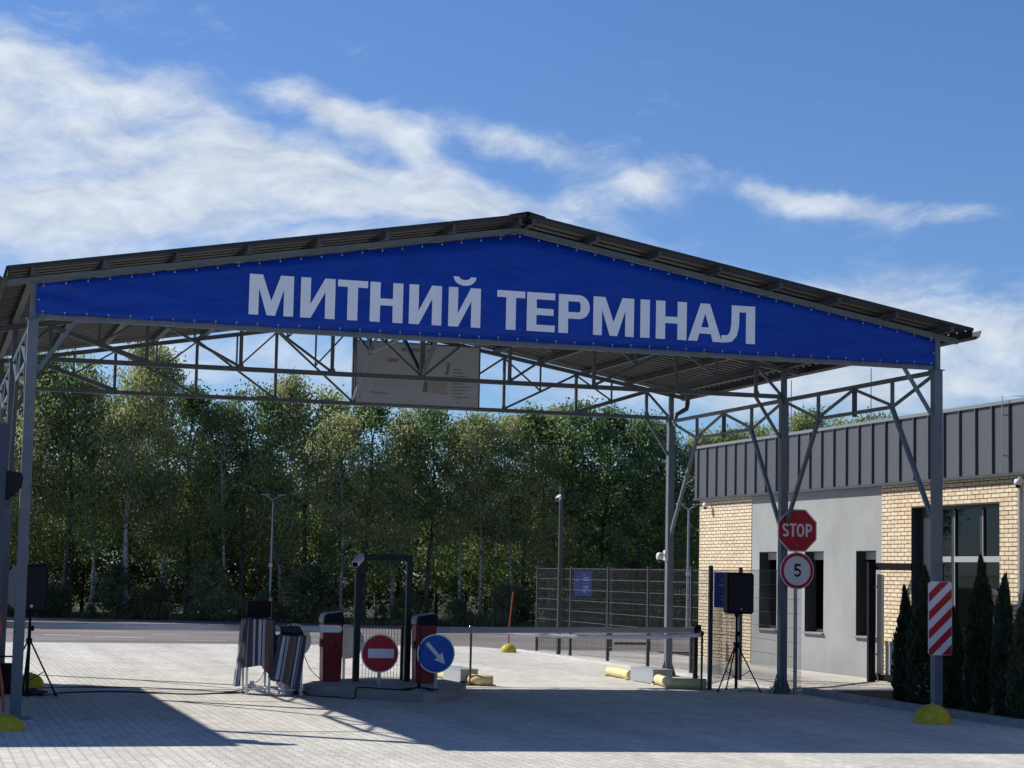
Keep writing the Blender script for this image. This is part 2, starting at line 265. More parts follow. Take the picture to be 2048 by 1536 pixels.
LEAFB = foliage('birch leaves', (.16, .20, .08), (.28, .32, .125), (.42, .42, .19), .58)
LEAFD = foliage('broad leaves', (.11, .175, .07), (.19, .29, .10), (.31, .38, .14), .58)
LEAFU = foliage('understory leaves', (.09, .12, .055), (.16, .20, .08), (.30, .30, .13), .5)
THUJA = foliage('thuja scales', (.025, .045, .025), (.042, .072, .034), (.085, .10, .045), .25, 5)
GRASSM = foliage('dry grass', (.06, .085, .03), (.11, .12, .045), (.22, .19, .09), .3, .8)
def bark(name, ca, cb, sc):
    m = bpy.data.materials.new(name); m.use_nodes = True; t = m.node_tree; p = t.nodes['Principled BSDF']; p.inputs['Roughness'].default_value = .85
    co = t.nodes.new('ShaderNodeTexCoord'); mp = t.nodes.new('ShaderNodeMapping'); mp.inputs['Scale'].default_value = (2, 2, sc); t.links.new(co.outputs['Object'], mp.inputs[0])
    n = t.nodes.new('ShaderNodeTexNoise'); n.inputs['Scale'].default_value = 3; n.inputs['Detail'].default_value = 5; t.links.new(mp.outputs[0], n.inputs['Vector'])
    r = t.nodes.new('ShaderNodeValToRGB'); r.color_ramp.elements[0].position = .40; r.color_ramp.elements[0].color = (*ca, 1); r.color_ramp.elements[1].position = .5; r.color_ramp.elements[1].color = (*cb, 1)
    t.links.new(n.outputs['Fac'], r.inputs[0]); t.links.new(r.outputs[0], p.inputs['Base Color']); return m
BARKW = bark('birch bark', (.09, .08, .07), (.36, .35, .31), 4)
BARKD = bark('dark bark', (.035, .03, .025), (.11, .095, .08), 1)
GROUND = mat('forest floor', (.05, .055, .025), .95, 0, .1, .35, 1.2, .5, 8)

# ------------------------------------------------------------------ mesh builder
class MB:
    def __init__(s): s.v = []; s.f = []; s.sm = []
    def add(s, vs, fs, smooth=False):
        o = len(s.v); s.v += [tuple(v) for v in vs]; s.f += [tuple(i+o for i in f) for f in fs]; s.sm += [smooth]*len(fs); return s
    def box(s, x0, x1, y0, y1, z0, z1, b=0):
        if b <= 0:
            vs = [(x, y, z) for x in (x0, x1) for y in (y0, y1) for z in (z0, z1)]
            return s.add(vs, [(0, 1, 3, 2), (4, 6, 7, 5), (0, 4, 5, 1), (2, 3, 7, 6), (0, 2, 6, 4), (1, 5, 7, 3)])
        bm = bmesh.new(); bmesh.ops.create_cube(bm, size=1)
        for v in bm.verts: v.co = ((x0+x1)/2+v.co.x*(x1-x0), (y0+y1)/2+v.co.y*(y1-y0), (z0+z1)/2+v.co.z*(z1-z0))
        bmesh.ops.bevel(bm, geom=bm.edges[:], offset=b, segments=2, affect='EDGES', profile=.6)
        s.bm(bm); return s
    def bm(s, bm, M=None, smooth=False):
        bm.verts.index_update()
        s.add([(M @ v.co if M else v.co) for v in bm.verts], [[v.index for v in f.verts] for f in bm.faces], smooth); bm.free(); return s
    def bar(s, p, q, w, h=None, up=(0, 0, 1)):
        h = h or w; p = Vector(p); q = Vector(q); d = (q-p).normalized(); u = Vector(up)
        if abs(d.dot(u)) > .98: u = Vector((0, 1, 0))
        a = d.cross(u).normalized(); c = a.cross(d).normalized()
        vs = [e+a*sx*w/2+c*sy*h/2 for e in (p, q) for sx, sy in ((-1, -1), (1, -1), (1, 1), (-1, 1))]
        return s.add(vs, [(0, 1, 5, 4), (1, 2, 6, 5), (2, 3, 7, 6), (3, 0, 4, 7), (0, 3, 2, 1), (4, 5, 6, 7)])
    def tube(s, pts, r, n=8, caps=True):
        pts = [Vector(p) for p in pts]; rs = r if isinstance(r, (list, tuple)) else [r]*len(pts)
        vs = []; prev = None
        for i, p in enumerate(pts):
            d = ((pts[min(i+1, len(pts)-1)]-pts[max(i-1, 0)])).normalized()
            if prev is None:
                a = d.orthogonal().normalized()
            else: a = (prev-d*prev.dot(d)).normalized()
            prev = a; c = d.cross(a)
            vs += [p+(a*math.cos(2*math.pi*k/n)+c*math.sin(2*math.pi*k/n))*rs[i] for k in range(n)]
        fs = [(i*n+k, i*n+(k+1) % n, (i+1)*n+(k+1) % n, (i+1)*n+k) for i in range(len(pts)-1) for k in range(n)]
        s.add(vs, fs, True)
        if caps:
            s.add(vs[:n], [tuple(range(n))[::-1]]); s.add(vs[-n:], [tuple(range(n))])
        return s
    def lathe(s, prof, o=(0, 0, 0), n=24, sx=1, sy=1):
        vs = [(o[0]+r*sx*math.cos(2*math.pi*k/n), o[1]+r*sy*math.sin(2*math.pi*k/n), o[2]+z) for r, z in prof for k in range(n)]
        fs = [(i*n+k, i*n+(k+1) % n, (i+1)*n+(k+1) % n, (i+1)*n+k) for i in range(len(prof)-1) for k in range(n)]
        return s.add(vs, fs, True)
    def prism(s, poly, y0, y1, fx=lambda p, y: (p[0], y, p[1])):
        n = len(poly); vs = [fx(p, y0) for p in poly]+[fx(p, y1) for p in poly]
        return s.add(vs, [tuple(range(n)), tuple(range(2*n-1, n-1, -1))]+[(i, i+n, (i+1) % n+n, (i+1) % n) for i in range(n)])
    def build(s, name, m, parent=None, wn=True):
        me = bpy.data.meshes.new(name); me.from_pydata(s.v, [], s.f); me.validate(); me.polygons.foreach_set('use_smooth', s.sm[:len(me.polygons)] if len(s.sm) >= len(me.polygons) else [False]*len(me.polygons))
        bm = bmesh.new(); bm.from_mesh(me); bmesh.ops.recalc_face_normals(bm, faces=bm.faces[:]); bm.to_mesh(me); bm.free()
        me.materials.append(m)
        o = bpy.data.objects.new(name, me); COL.objects.link(o)
        if parent is not None:
            w = wloc(parent)
            if wn: me.transform(Matrix.Translation(-w))
            o.parent = parent
        return o
def wloc(o):
    v = Vector(o.location)
    while o.parent: o = o.parent; v += o.location
    return v
def tag(o, label=None, cat=None, group=None, kind=None):
    if label: o['label'] = label
    if cat: o['category'] = cat
    if group: o['group'] = group
    if kind: o['kind'] = kind
    return o
def thing(name, label, cat, loc=(0, 0, 0), group=None):
    o = bpy.data.objects.new(name, None); COL.objects.link(o); o.location = loc; o.empty_display_size = .2
    return tag(o, label, cat, group)
def origin(o, loc):
    """put a single-mesh thing's origin at its base"""
    o.data.transform(Matrix.Translation(-Vector(loc))); o.location = loc; return o
def copy_tree(o, parent=None):
    c = o.copy(); COL.objects.link(c); c.parent = parent
    for ch in o.children: copy_tree(ch, c)
    return c
def struct(name, mb, m): return tag(mb.build(name, m), kind='structure')
# ------------------------------------------------------------------ flat lettering helpers (x right, z up, drawn at y = const)
def flat(mb, poly, y): mb.add([(p[0], y, p[1]) for p in poly], [tuple(range(len(poly)))])
def strip(mb, A, B, y):
    n = len(A); mb.add([(p[0], y, p[1]) for p in A]+[(p[0], y, p[1]) for p in B], [(i, i+1, n+i+1, n+i) for i in range(n-1)])
def ribbon(mb, pts, w, y):
    A, B = [], []
    for i, p in enumerate(pts):
        a = pts[max(i-1, 0)]; b = pts[min(i+1, len(pts)-1)]; dx, dz = b[0]-a[0], b[1]-a[1]; l = math.hypot(dx, dz)
        A.append((p[0]-dz/l*w/2, p[1]+dx/l*w/2)); B.append((p[0]+dz/l*w/2, p[1]-dx/l*w/2))
    strip(mb, A, B, y)
def arc(cx, cz, rx, rz, a0, a1, n=16): return [(cx+rx*math.cos(R(a0+(a1-a0)*i/n)), cz+rz*math.sin(R(a0+(a1-a0)*i/n))) for i in range(n+1)]
def glyph(mb, ch, x, z, w, h, t, b, y):
    F = lambda P: flat(mb, [(x+p[0], z+p[1]) for p in P], y)
    rect = lambda x0, x1, z0, z1: F([(x0, z0), (x1, z0), (x1, z1), (x0, z1)])
    if ch == 'М': F([(0, 0), (0, h), (1.25*t, h), (w/2, .36*h), (w-1.25*t, h), (w, h), (w, 0), (w-.92*t, 0), (w-.92*t, .66*h), (w/2+.40*t, 0), (w/2-.40*t, 0), (.92*t, .66*h), (.92*t, 0)])
    elif ch == 'И': F([(0, 0), (0, h), (.95*t, h), (.95*t, .34*h), (w-t, h), (w, h), (w, 0), (w-.95*t, 0), (w-.95*t, .66*h), (t, 0)])
    elif ch == 'Т': F([(w/2-t/2, 0), (w/2-t/2, h-b), (0, h-b), (0, h), (w, h), (w, h-b), (w/2+t/2, h-b), (w/2+t/2, 0)])
    elif ch == 'Н': F([(0, 0), (0, h), (t, h), (t, .5*h+b*.55), (w-t, .5*h+b*.55), (w-t, h), (w, h), (w, 0), (w-t, 0), (w-t, .5*h-b*.45), (t, .5*h-b*.45), (t, 0)])
    elif ch == 'Е': F([(0, 0), (0, h), (w, h), (w, h-b), (t, h-b), (t, .5*h+b*.55), (w*.95, .5*h+b*.55), (w*.95, .5*h-b*.45), (t, .5*h-b*.45), (t, b), (w, b), (w, 0)])
    elif ch == 'І': rect(0, t, 0, h)
    elif ch == 'Р' or ch == 'P':
        rect(0, t, 0, h); r = (h*.62)/2; zc = h-r
        A = [(t, h)]+arc(w-r*.95, zc, r*.95, r, 90, -90)+[(t, h-2*r)]; B = [(t, h-b)]+arc(w-r*.95, zc, r*.95-t*.95, r-b, 90, -90)+[(t, h-2*r+b)]
        strip(mb, [(x+p[0], z+p[1]) for p in A], [(x+p[0], z+p[1]) for p in B], y)
    elif ch == 'А':
        c = w/2; ia = .74*h
        F([(0, 0), (t, 0), (c, ia), (c, h), (c-.5*t, h)]); F([(w, 0), (c+.5*t, h), (c, h), (c, ia), (w-t, 0)])
        xi = lambda q: t+(c-t)*q/ia
        F([(xi(.2*h), .2*h), (w-xi(.2*h), .2*h), (w-xi(.2*h+b), .2*h+b), (xi(.2*h+b), .2*h+b)])
    elif ch == 'Л':
        rect(w-t, w, 0, h); a = .30*w; F([(a, h-b), (w-t, h-b), (w-t, h), (a, h)])
        A = [(a, h-b), (a*.98, .5*h), (a*.86, .30*h), (a*.6, .2*h), (0, .19*h)]; B = [(a+.85*t, h-b), (a+.82*t, .45*h), (a+.6*t, .2*h), (a+.05*t, .03*h), (0, -.01*h)]
        strip(mb, [(x+p[0], z+p[1]) for p in A], [(x+p[0], z+p[1]) for p in B], y)
    elif ch == 'S':
        P = arc(w/2, h*.74, w/2-t/2, h*.26-b/2, 20, 180, 10)+[(t*.62, h*.68), (w*.3, h*.56), (w*.7, h*.44), (w-t*.62, h*.32)]+arc(w/2, h*.26, w/2-t/2, h*.26-b/2, 0, -160, 10)
        ribbon(mb, [(x+p[0], z+p[1]) for p in P], (t+b)/2, y)
    elif ch == 'O':
        ribbon(mb, [(x+p[0], z+p[1]) for p in arc(w/2, h/2, w/2-t/2, h/2-b/2, 0, 360, 28)], (t+b)/2, y)
    elif ch == '5':
        rect(.16*w, .95*w, h-b, h); F([(.16*w, h-b), (.16*w+t*.9, h-b), (.1*w+t*.85, .5*h), (.08*w, .5*h)])
        P = [(.1*w+t*.4, .52*h)]+arc(.5*w-t*.1, .33*h, .5*w-t*.4, .33*h-b/2, 130, -150, 16)
        ribbon(mb, [(x+p[0], z+p[1]) for p in P], t*.95, y-.0005)
# ------------------------------------------------------------------ the setting
g = MB(); g.add([(-400, -120, -.03), (600, -120, -.03), (600, 900, -.03), (-400, 900, -.03)], [(0, 1, 2, 3)]); struct('ground', g, GROUND)
g = MB(); g.add([(-40, -60, 0), (12.5, -60, 0), (12.5, -4, 0), (12.62, 1, 0), (12.75, 5, 0), (12.8, 21.2, 0), (12.2, 23.2, 0), (-40, 22.6, 0)], [tuple(range(8))]); struct('paved_yard', g, PAVER)
g = MB(); g.add([(-60, 22.6, -.004), (12.2, 23.2, -.004), (12.8, 21.2, -.004), (60, 20.7, -.004), (60, 27, -.004), (19.5, 39.0, -.004), (9.5, 43.2, -.004), (2, 45.7, -.004), (-60, 66, -.004)], [tuple(range(9))]); struct('road', g, ASPH)
g = MB(); g.box(12.72, 16.02, 5.05, 20.75, -.1, .02); g.box(14.3, 16.02, -12, 5.05, -.1, .02); struct('footpath', g, PAVER2)
# kerb along the planted bed and the footpath
g = MB()
KP = [(12.36, -9), (12.42, -4), (12.54, 1), (12.66, 5)]
for a, b in zip(KP[:-1], KP[1:]):
    n = max(1, round((b[1]-a[1])/1.0))
    for i in range(n):
        f0, f1 = i/n, (i+1)/n; p = Vector((a[0]+(b[0]-a[0])*f0, a[1]+(b[1]-a[1])*f0+.005, .0)); q = Vector((a[0]+(b[0]-a[0])*f1, a[1]+(b[1]-a[1])*f1-.005, 0))
        g.bar(p, q, .12, .2)
struct('kerb', g, KERB)
g = MB()
for i in range(16): g.box(12.66, 12.80, 5.06+i, 6.05+i, -.08, .03+.002*(i % 2))
struct('kerb_edging', g, STRIP)
g = MB(); g.box(12.72, 14.3, -12, 5.04, -.1, .05); struct('planting_bed', g, SOIL)
g = MB(); g.box(-6, 12.64, 5.55, 5.78, -.05, .008); struct('rail_strip', g, STRIP)
g = MB(); g.box(-6, 12.64, 5.0, 5.05, -.05, .006); struct('rail_strip', g, STRIP)
# worn road markings
g = MB()
for (x0, y0, x1, y1, w) in ((-6, 33.5, 2.2, 32.4, .22), (3, 31.3, 4.4, 31.0, .2), (.2, 26.0, 3.4, 26.3, .14), (2.0, 28.1, 2.9, 27.9, .3), (3.2, 26.9, 4.4, 26.8, .25), (1.2, 24.9, 2.6, 25.2, .15), (4.9, 29.2, 5.9, 29.0, .2), (5.2, 25.2, 6.3, 25.1, .16), (6.9, 31.5, 12.5, 30.0, .12), (14.5, 31, 17, 30.5, .12), (8, 26.5, 12, 26.0, .1)):
    g.add([(x0, y0-w/2, .002), (x1, y1-w/2, .002), (x1, y1+w/2, .002), (x0, y0+w/2, .002)], [(0, 1, 2, 3)])
struct('road_marking', g, mat('worn road paint', (.55, .55, .53), .8, var=.2, vscale=6))
# ------------------------------------------------------------------ canopy
CW, CL, CH = 12.23, 4.985, 4.8; XC = CW/2
ztop = lambda x: 6.30-.172*abs(x-XC)
can = thing('canopy', 'grey steel gable canopy over the gate lane, trussed posts and dark corrugated roof', 'canopy', (XC, CL, 0))
w = .125
def column(x, y, flare):
    m = MB(); m.box(x-w/2, x+w/2, y-w/2, y+w/2, .0, CH-.03, .006); o = m.build('column', STEEL, can)
    m = MB(); m.box(x-.04, x+.04, y-.04, y+.04, CH-.018, ztop(x)-.035, .004); m.build('column_head', STEEL, o)
    m = MB(); m.box(x-.085, x+.085, y-.085, y+.085, CH-.03, CH-.018); m.build('cap_plate', STEEL, o)
    m = MB(); m.box(x-.17, x+.17, y-.17, y+.17, 0, .015)
    for dx, dy in ((1, 0), (-1, 0), (0, 1), (0, -1)) if flare else ():
        if dx: m.prism([(x+dx*w/2, .015), (x+dx*.16, .015), (x+dx*.15, .06), (x+dx*w/2, .30)], y-.005, y+.005)
        else: m.prism([(y+dy*w/2, .015), (y+dy*.16, .015), (y+dy*.15, .06), (y+dy*w/2, .30)], x-.005, x+.005, lambda p, q: (q, p[0], p[1]))
    m.build('base_plate', STEEL, o)
    return o
for x in (0, CW):
    for k in range(3): column(x, k*CL, k)
NX = [.5, 1.9, 3.3, 4.7, XC, 7.53, 8.93, 10.33, 11.73]
def truss(y):
    m = MB()
    m.bar((w/2, y, CH+.01), (CW-w/2, y, CH+.01), .06, .07)
    e = .33 if y < 1 else .25
    m.bar((-e, y, ztop(-e)), (XC, y, ztop(XC)), .06, .07); m.bar((XC, y, ztop(XC)), (CW+e, y, ztop(CW+e)), .06, .07)
    T = m.build('roof_truss', STEEL, can)
    zb = CH+.045
    for i, x in enumerate(NX):
        s = .05 if x != XC else .07
        MB().bar((x, y, zb), (x, y, ztop(x)-.035), s).build('strut', STEEL, T)
        m = MB(); m.prism([(x-.05, zb-.002), (x+.05, zb-.002), (x+.03, zb+.045), (x-.03, zb+.045)], y-.0385, y-.0325); m.build('gusset_plate', STEEL, T)
        zt_ = ztop(x)-.034; m = MB(); m.prism([(x-.045, zt_-.002), (x+.045, zt_-.002), (x+.025, zt_-.04), (x-.025, zt_-.04)], y-.0385, y-.0325); m.build('gusset_plate', STEEL, T)
    for s in (1, -1):
        X = lambda d: XC+s*d
        nodes = [abs(XC-v) for v in NX[:5]]      # 5.6 .. 0
        MB().bar((X(XC-w/2), y, CH+.05), (X(nodes[0]), y, ztop(X(nodes[0]))-.04), .04).build('brace', STEEL, T)
        for a, b, th in ((nodes[0], nodes[1], .07), (nodes[1], nodes[2], .04), (nodes[2], nodes[3], .035), (nodes[3], 0, .035)):
            p = Vector((X(a)-s*.03, y, ztop(X(a))-.05)); q = Vector((X(b)+s*.03, y, zb+.01))
            MB().bar(p, q, th).build('brace', STEEL, T)
            c = (p+q)/2
            MB().bar((c.x, y, c.z+.02), (c.x, y, ztop(c.x)-.035), .03).build('strut', STEEL, T)
            MB().bar((X(b)+s*.02, y, ztop(X(b))-.06), (c.x, y, c.z+.02), .028).build('brace', STEEL, T)
        MB().bar((X(XC-w/2), y, 4.13), (X(nodes[0]), y, CH-.02), .045).build('knee_brace', STEEL, T)
    return T
for k in range(3): truss(k*CL)
def long_truss(x, y0, zt, zb, foot, name='side_truss'):
    y1 = y0+CL; m = MB(); q = [y0+1.28, y0+CL/2, y1-1.28]
    m.bar((x, y0+w/2, zt), (x, y1-w/2, zt), .055, .06); m.bar((x, q[0], zb), (x, q[2], zb), .05)
    T = m.build(name, STEEL, can)
    for v in q: MB().bar((x, v, zb+.025), (x, v, zt-.03), .045).build('strut', STEEL, T)
    for a, b in (((y0+w/2, zt-.03), (q[0], zb)), ((q[1], zt-.03), (q[0], zb+.02)), ((q[1], zt-.03), (q[2], zb+.02)), ((y1-w/2, zt-.03), (q[2], zb))):
        MB().bar((x, a[0], a[1]), (x, b[0], b[1]), .038, up=(1, 0, 0)).build('brace', STEEL, T)
    for a, b in (((y0+w/2, foot), (q[0], zb)), ((y1-w/2, foot), (q[2], zb))):
        MB().bar((x, a[0], a[1]), (x, b[0], b[1]-.02), .055, up=(1, 0, 0)).build('knee_brace', STEEL, T)
for x in (0, CW):
    for k in range(2): long_truss(x, k*CL, 4.75, 4.36, 2.64)
for k in range(2): long_truss(XC, k*CL, 6.10, 5.60, 4.88, 'ridge_truss')
for x in (0, CW):                               # lamps hung on the side trusses, one per bay
    for k in range(2):
        m = MB(); m.box(x-.03, x+.03, (k+.5)*CL-.05, (k+.5)*CL+.0, 4.30, 4.76, .005); m.build('junction_box', STEELD, can)
PUR = [.09, .97, 1.84, 2.71, 3.58, 4.45, 5.32, 6.16]
YF, YB = -.37, 2*CL+.37
for d in PUR:
    for s in (1, -1):
        x = XC+s*d; z = ztop(x)+.036; m = MB(); m.box(x-.022, x+.022, YF+.02, YB-.02, z, z+.085); m.box(x+.022 if s < 0 else x-.06, x+.06 if s < 0 else x-.022, YF+.02, YB-.02, z, z+.008)
        m.build('purlin', STEELD, can)
def sheet(s):
    P = .235; prof = []
    y = YF
    while y < YB:
        for dy, dz in ((0, 0), (.12, 0), (.142, .034), (.213, .034)):
            if y+dy <= YB: prof.append((y+dy, dz))
        y += P
    prof.append((YB, prof[-1][1])); n = len(prof)
    xe = XC+s*(XC+.36); zz = lambda x: ztop(x)+.036+.087
    vs = [(x, a, zz(x)+b+o) for o in (0, .005) for x in (XC+s*.01, xe) for a, b in prof]
    fs = []
    for l in (0, 2*n):
        fs += [(l+i, l+i+1, l+n+i+1, l+n+i) for i in range(n-1)]
    fs += [(i, 2*n+i, 2*n+i+1, i+1) for i in range(n-1)]+[(n+i, n+i+1, 3*n+i+1, 3*n+i) for i in range(n-1)]
    fs += [(0, n, 3*n, 2*n), (n-1, 3*n-1, 4*n-1, 2*n-1)]
    m = MB(); m.add(vs, fs); o = m.build('roof_sheet', ROOFU, can); o.data.materials.append(ROOFM)
    for i, p in enumerate(o.data.polygons): p.material_index = 0 if i < n-1 else 1
    return o
for s in (1, -1): sheet(s)
zz = ztop(XC)+.165
m = MB(); m.prism([(XC-.24, zz-.04), (XC, zz+.012), (XC+.24, zz-.04), (XC+.24, zz-.032), (XC, zz+.024), (XC-.24, zz-.032)], YF-.01, YB+.01); m.build('ridge_cap', ROOFM, can)
for s in (1, -1):   # verge flashing front and back, gutter at the eaves
    for y in (YF-.012, YB+.002):
        xe = XC+s*(XC+.36); m = MB()
        m.prism([(XC+s*.02, ztop(XC)+.115), (xe, ztop(xe)+.115), (xe, ztop(xe)+.158), (XC+s*.02, ztop(XC)+.158)], y, y+.01); m.build('verge_flashing', ROOFM, can)
    xe = XC+s*(XC+.34); z = ztop(xe)+.125; pr = [(0, 0), (.0, -.10), (.06, -.13), (.12, -.09), (.15, -.0), (.14, .0), (.113, -.083), (.06, -.12), (.008, -.09), (.008, 0)]
    m = MB(); m.prism([(xe+s*(p[0]-.01), z+p[1]) for p in pr], YF-.02, YB+.02)
    G = m.build('gutter', ROOFM, can)
    if s > 0:
        m = MB(); m.tube([(xe+.05, YB-.22, z-.11), (xe+.05, YB-.22, z-.2), (xe+.02, YB-.25, z-.30), (CW+.13, YB-.3, z-.42), (CW+.10, YB-.32, z-.55)], .045, 10); m.build('downpipe_elbow', STEELD, G)
# ------------------------------------------------------------------ banner with lettering
ban = thing('banner', 'wide blue vinyl banner with large white capitals across the canopy gable', 'banner', (XC, -.06, 4.8))
m = MB(); NXB = 120; rows = 8; vs = []
bx0, bx1 = .02, CW-.07
def btop(x): return ztop(x)-.06
for j in range(rows+1):
    for i in range(NXB+1):
        x = bx0+(bx1-bx0)*i/NXB; z0, z1 = CH+.03+.004*math.sin(i*1.26), btop(x)-.004*abs(math.sin(i*.63)); z = z0+(z1-z0)*j/rows
        edge = math.exp(-min(i, NXB-i)/7.0); yy = .005*math.sin(i*.35+j*.3)*math.sin(i*.11)+.022*edge*math.sin((i*.5+j*1.3))
        if j in (0, rows): yy += .009*math.cos(i*2.36)
        if j in (1, rows-1): yy += .004*math.cos(i*2.36)
        vs.append((x, -.075+yy*.7, z))
fs = [(j*(NXB+1)+i, j*(NXB+1)+i+1, (j+1)*(NXB+1)+i+1, (j+1)*(NXB+1)+i) for j in range(rows) for i in range(NXB)]
m.add(vs, fs, True); o = m.build('vinyl_sheet', BANNERM, ban)
so = o.modifiers.new('thickness', 'SOLIDIFY'); so.thickness = .0012; so.offset = 1
YL = -.088
for ch, a, b in (('М', 2.59, 3.15), ('И', 3.24, 3.68), ('Т', 3.71, 4.10), ('Н', 4.13, 4.56), ('И', 4.64, 5.07), ('Й', 5.16, 5.59), ('Т', 5.81, 6.19), ('Е', 6.215, 6.60), ('Р', 6.65, 7.08), ('М', 7.13, 7.70), ('І', 7.79, 7.93), ('Н', 8.01, 8.45), ('А', 8.47, 8.96), ('Л', 8.95, 9.44)):
    m = MB(); glyph(m, 'И' if ch == 'Й' else ch, a, 4.975, b-a, .51, .133, .088, YL)
    if ch == 'Й': strip(m, arc(5.372, 5.625, .152, .115, 180, 360), arc(5.372, 5.625, .075, .04, 180, 360), YL)
    m.build('letter', LETTER, ban)
gm = MB(); gm.lathe([(0, 0), (.011, .001), (.013, .006), (.006, .008), (.005, .0)], n=10)
EYE = mat('eyelet tie', (.30, .33, .40), .5)
def eyelet(x, z, dx, dz):
    m = MB(); m.tube([(x-.0, -.094, z), (x, -.102, z)], .0105, 10); m.tube([(x, -.1, z), (x+dx, -.098, z+dz)], .0018, 5); m.build('eyelet_tie', EYE, ban)
k = 0
for i in range(47):
    x = .1+(CW-.24)*i/46
    eyelet(x, CH+.062+random.uniform(-.004, .004), random.uniform(-.004, .004), -.075)
    eyelet(x, btop(x)-.035, random.uniform(-.004, .004), .07)
eyelet(.05, 5.0, -.06, 0); eyelet(CW-.1, 5.0, .07, 0)
# ------------------------------------------------------------------ information board hung in the rear bay
ib = thing('information_board', 'large pale grey scheme board hung under the rear truss of the canopy', 'board', (7.28, 2*CL-.08, 4.83))
m = MB(); m.box(6.13, 8.42, 9.87, 9.90, 4.82, 5.93, .004); m.build('panel', BOARD, ib)
m = MB()
for a in ((6.11, 8.44, 5.93, 5.95), (6.11, 8.44, 4.80, 4.82)): m.box(a[0], a[1], 9.86, 9.91, a[2], a[3])
for a in ((6.11, 6.13), (8.42, 8.44)): m.box(a[0], a[1], 9.86, 9.91, 4.82, 5.93)
m.build('frame', STEELD, ib)
INK = mat('faded ink', (.20, .21, .25), .7); INKB = mat('faded blue ink', (.30, .36, .42), .7); INKR = mat('faded red ink', (.36, .25, .28), .7); INKY = mat('faded ochre ink', (.42, .41, .43), .7)
yb = 9.866
m = MB(); x = 6.95
while x < 7.5: ww = random.uniform(.025, .045); flat(m, [(x, 5.79), (x+ww, 5.79), (x+ww, 5.85), (x, 5.85)], yb); x += ww+.012
m.build('printed_title', INK, ib); m = MB()
for i in range(4): flat(m, [(7.92, 5.50-i*.06), (8.08+.05*(i % 3), 5.50-i*.06), (8.08+.05*(i % 3), 5.515-i*.06), (7.92, 5.515-i*.06)], yb)
for i in range(5): flat(m, [(7.92, 5.24-i*.06), (8.12+.06*((i*2) % 3), 5.24-i*.06), (8.12+.06*((i*2) % 3), 5.255-i*.06), (7.92, 5.255-i*.06)], yb)
for zq in (4.97, 4.9): flat(m, [(7.98, zq), (8.1, zq), (8.1, zq+.012), (7.98, zq+.012)], yb)
m.build('printed_legend', INK, ib)
for P_ in ([(7.78, 5.40), (7.84, 5.40), (7.87, 5.62), (7.82, 5.62)], [(7.36, 5.08), (7.46, 5.06), (7.46, 5.26), (7.40, 5.30)], [(7.80, 5.04), (7.83, 5.04), (7.83, 5.07), (7.80, 5.07)], [(6.2, 4.9), (6.23, 4.9), (6.23, 4.94), (6.2, 4.94)]):
    m = MB(); flat(m, P_, yb); m.build('printed_block', INK, ib)
m = MB()
for r_ in range(3):
    for i in range(26): x = 6.48+i*.026; z = 5.28-r_*.07+.002*i; flat(m, [(x, z), (x+.012, z), (x+.012, z+.014), (x, z+.014)], yb)
flat(m, [(6.40, 5.00), (6.74, 4.985), (6.72, 5.03), (6.41, 5.045)], yb); flat(m, [(6.36, 4.93), (7.2, 4.90), (7.2, 4.906), (6.36, 4.936)], yb)
m.build('printed_plan', INKB, ib)
m = MB(); flat(m, [(6.69, 5.58), (6.88, 5.58), (6.92, 5.65), (6.72, 5.65)], yb); m.build('printed_flag', INKR, ib)
m = MB(); flat(m, [(7.47, 5.07), (7.79, 5.03), (7.84, 5.30), (7.47, 5.30)], yb); m.build('printed_block', INKY, ib)
for x in (6.13, 8.4):
    MB().bar((x, 9.9, 5.95), (x, 9.93, ztop(x)), .03).build('hanger', STEEL, ib)
# ------------------------------------------------------------------ the office building on the right
X0 = 16.0; YN = -14.0; YE = 17.62
bld = thing('office_building', 'single-storey building with cream brick, grey plaster and a dark standing-seam parapet', 'building', (19, 2, 0))
def wallseg(name, m_, y0, y1, z0, z1, holes, x0=X0, x1=X0+.3, openend=None):
    mb = MB(); ys = sorted({y0, y1} | {h[0] for h in holes} | {h[1] for h in holes}); zs = sorted({z0, z1} | {h[2] for h in holes} | {h[3] for h in holes})
    for a, b in zip(ys[:-1], ys[1:]):
        for c, d in zip(zs[:-1], zs[1:]):
            if any(h[0] <= (a+b)/2 <= h[1] and h[2] <= (c+d)/2 <= h[3] for h in holes): continue
            mb.box(x0, x1, a, b, c, d)
    return mb.build(name, m_, bld)
ZC = 3.64
wallseg('brick_wall', BRICK, 14.70, YE, -.05, ZC, [])
WIN = [(13.42, 14.27), (11.21, 12.04), (9.0, 9.79)]
wallseg('plaster_wall', PLASTER, 8.75, 14.70, -.05, ZC, [(a, b, .80, 2.41) for a, b in WIN], x0=X0+.012)
DOOR = (4.62, 7.62, -.05, 3.19)
wallseg('brick_wall', BRICK, YN, 8.75, -.05, ZC, [DOOR, (-2.6, .6, -.05, 3.19)])
m = MB(); m.box(X0+.3, 24, YE-.3, YE, -.05, ZC); m.build('brick_wall', BRICK, bld)
m = MB(); m.box(24, 24.3, YN, YE, -.05, 4.7); m.box(X0+.3, 24, YN, YN+.3, -.05, 4.7); m.build('rear_wall', PLASTER, bld)
m = MB(); m.box(X0+.02, 24.2, YN, YE, 3.9, 4.1); m.build('roof_slab', ROOFM, bld)
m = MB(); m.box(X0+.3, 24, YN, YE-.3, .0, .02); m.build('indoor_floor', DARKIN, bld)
m = MB(); m.box(X0+3.3, X0+3.4, YN, YE-.3, .02, 3.9); m.build('indoor_wall', DARKIN, bld)
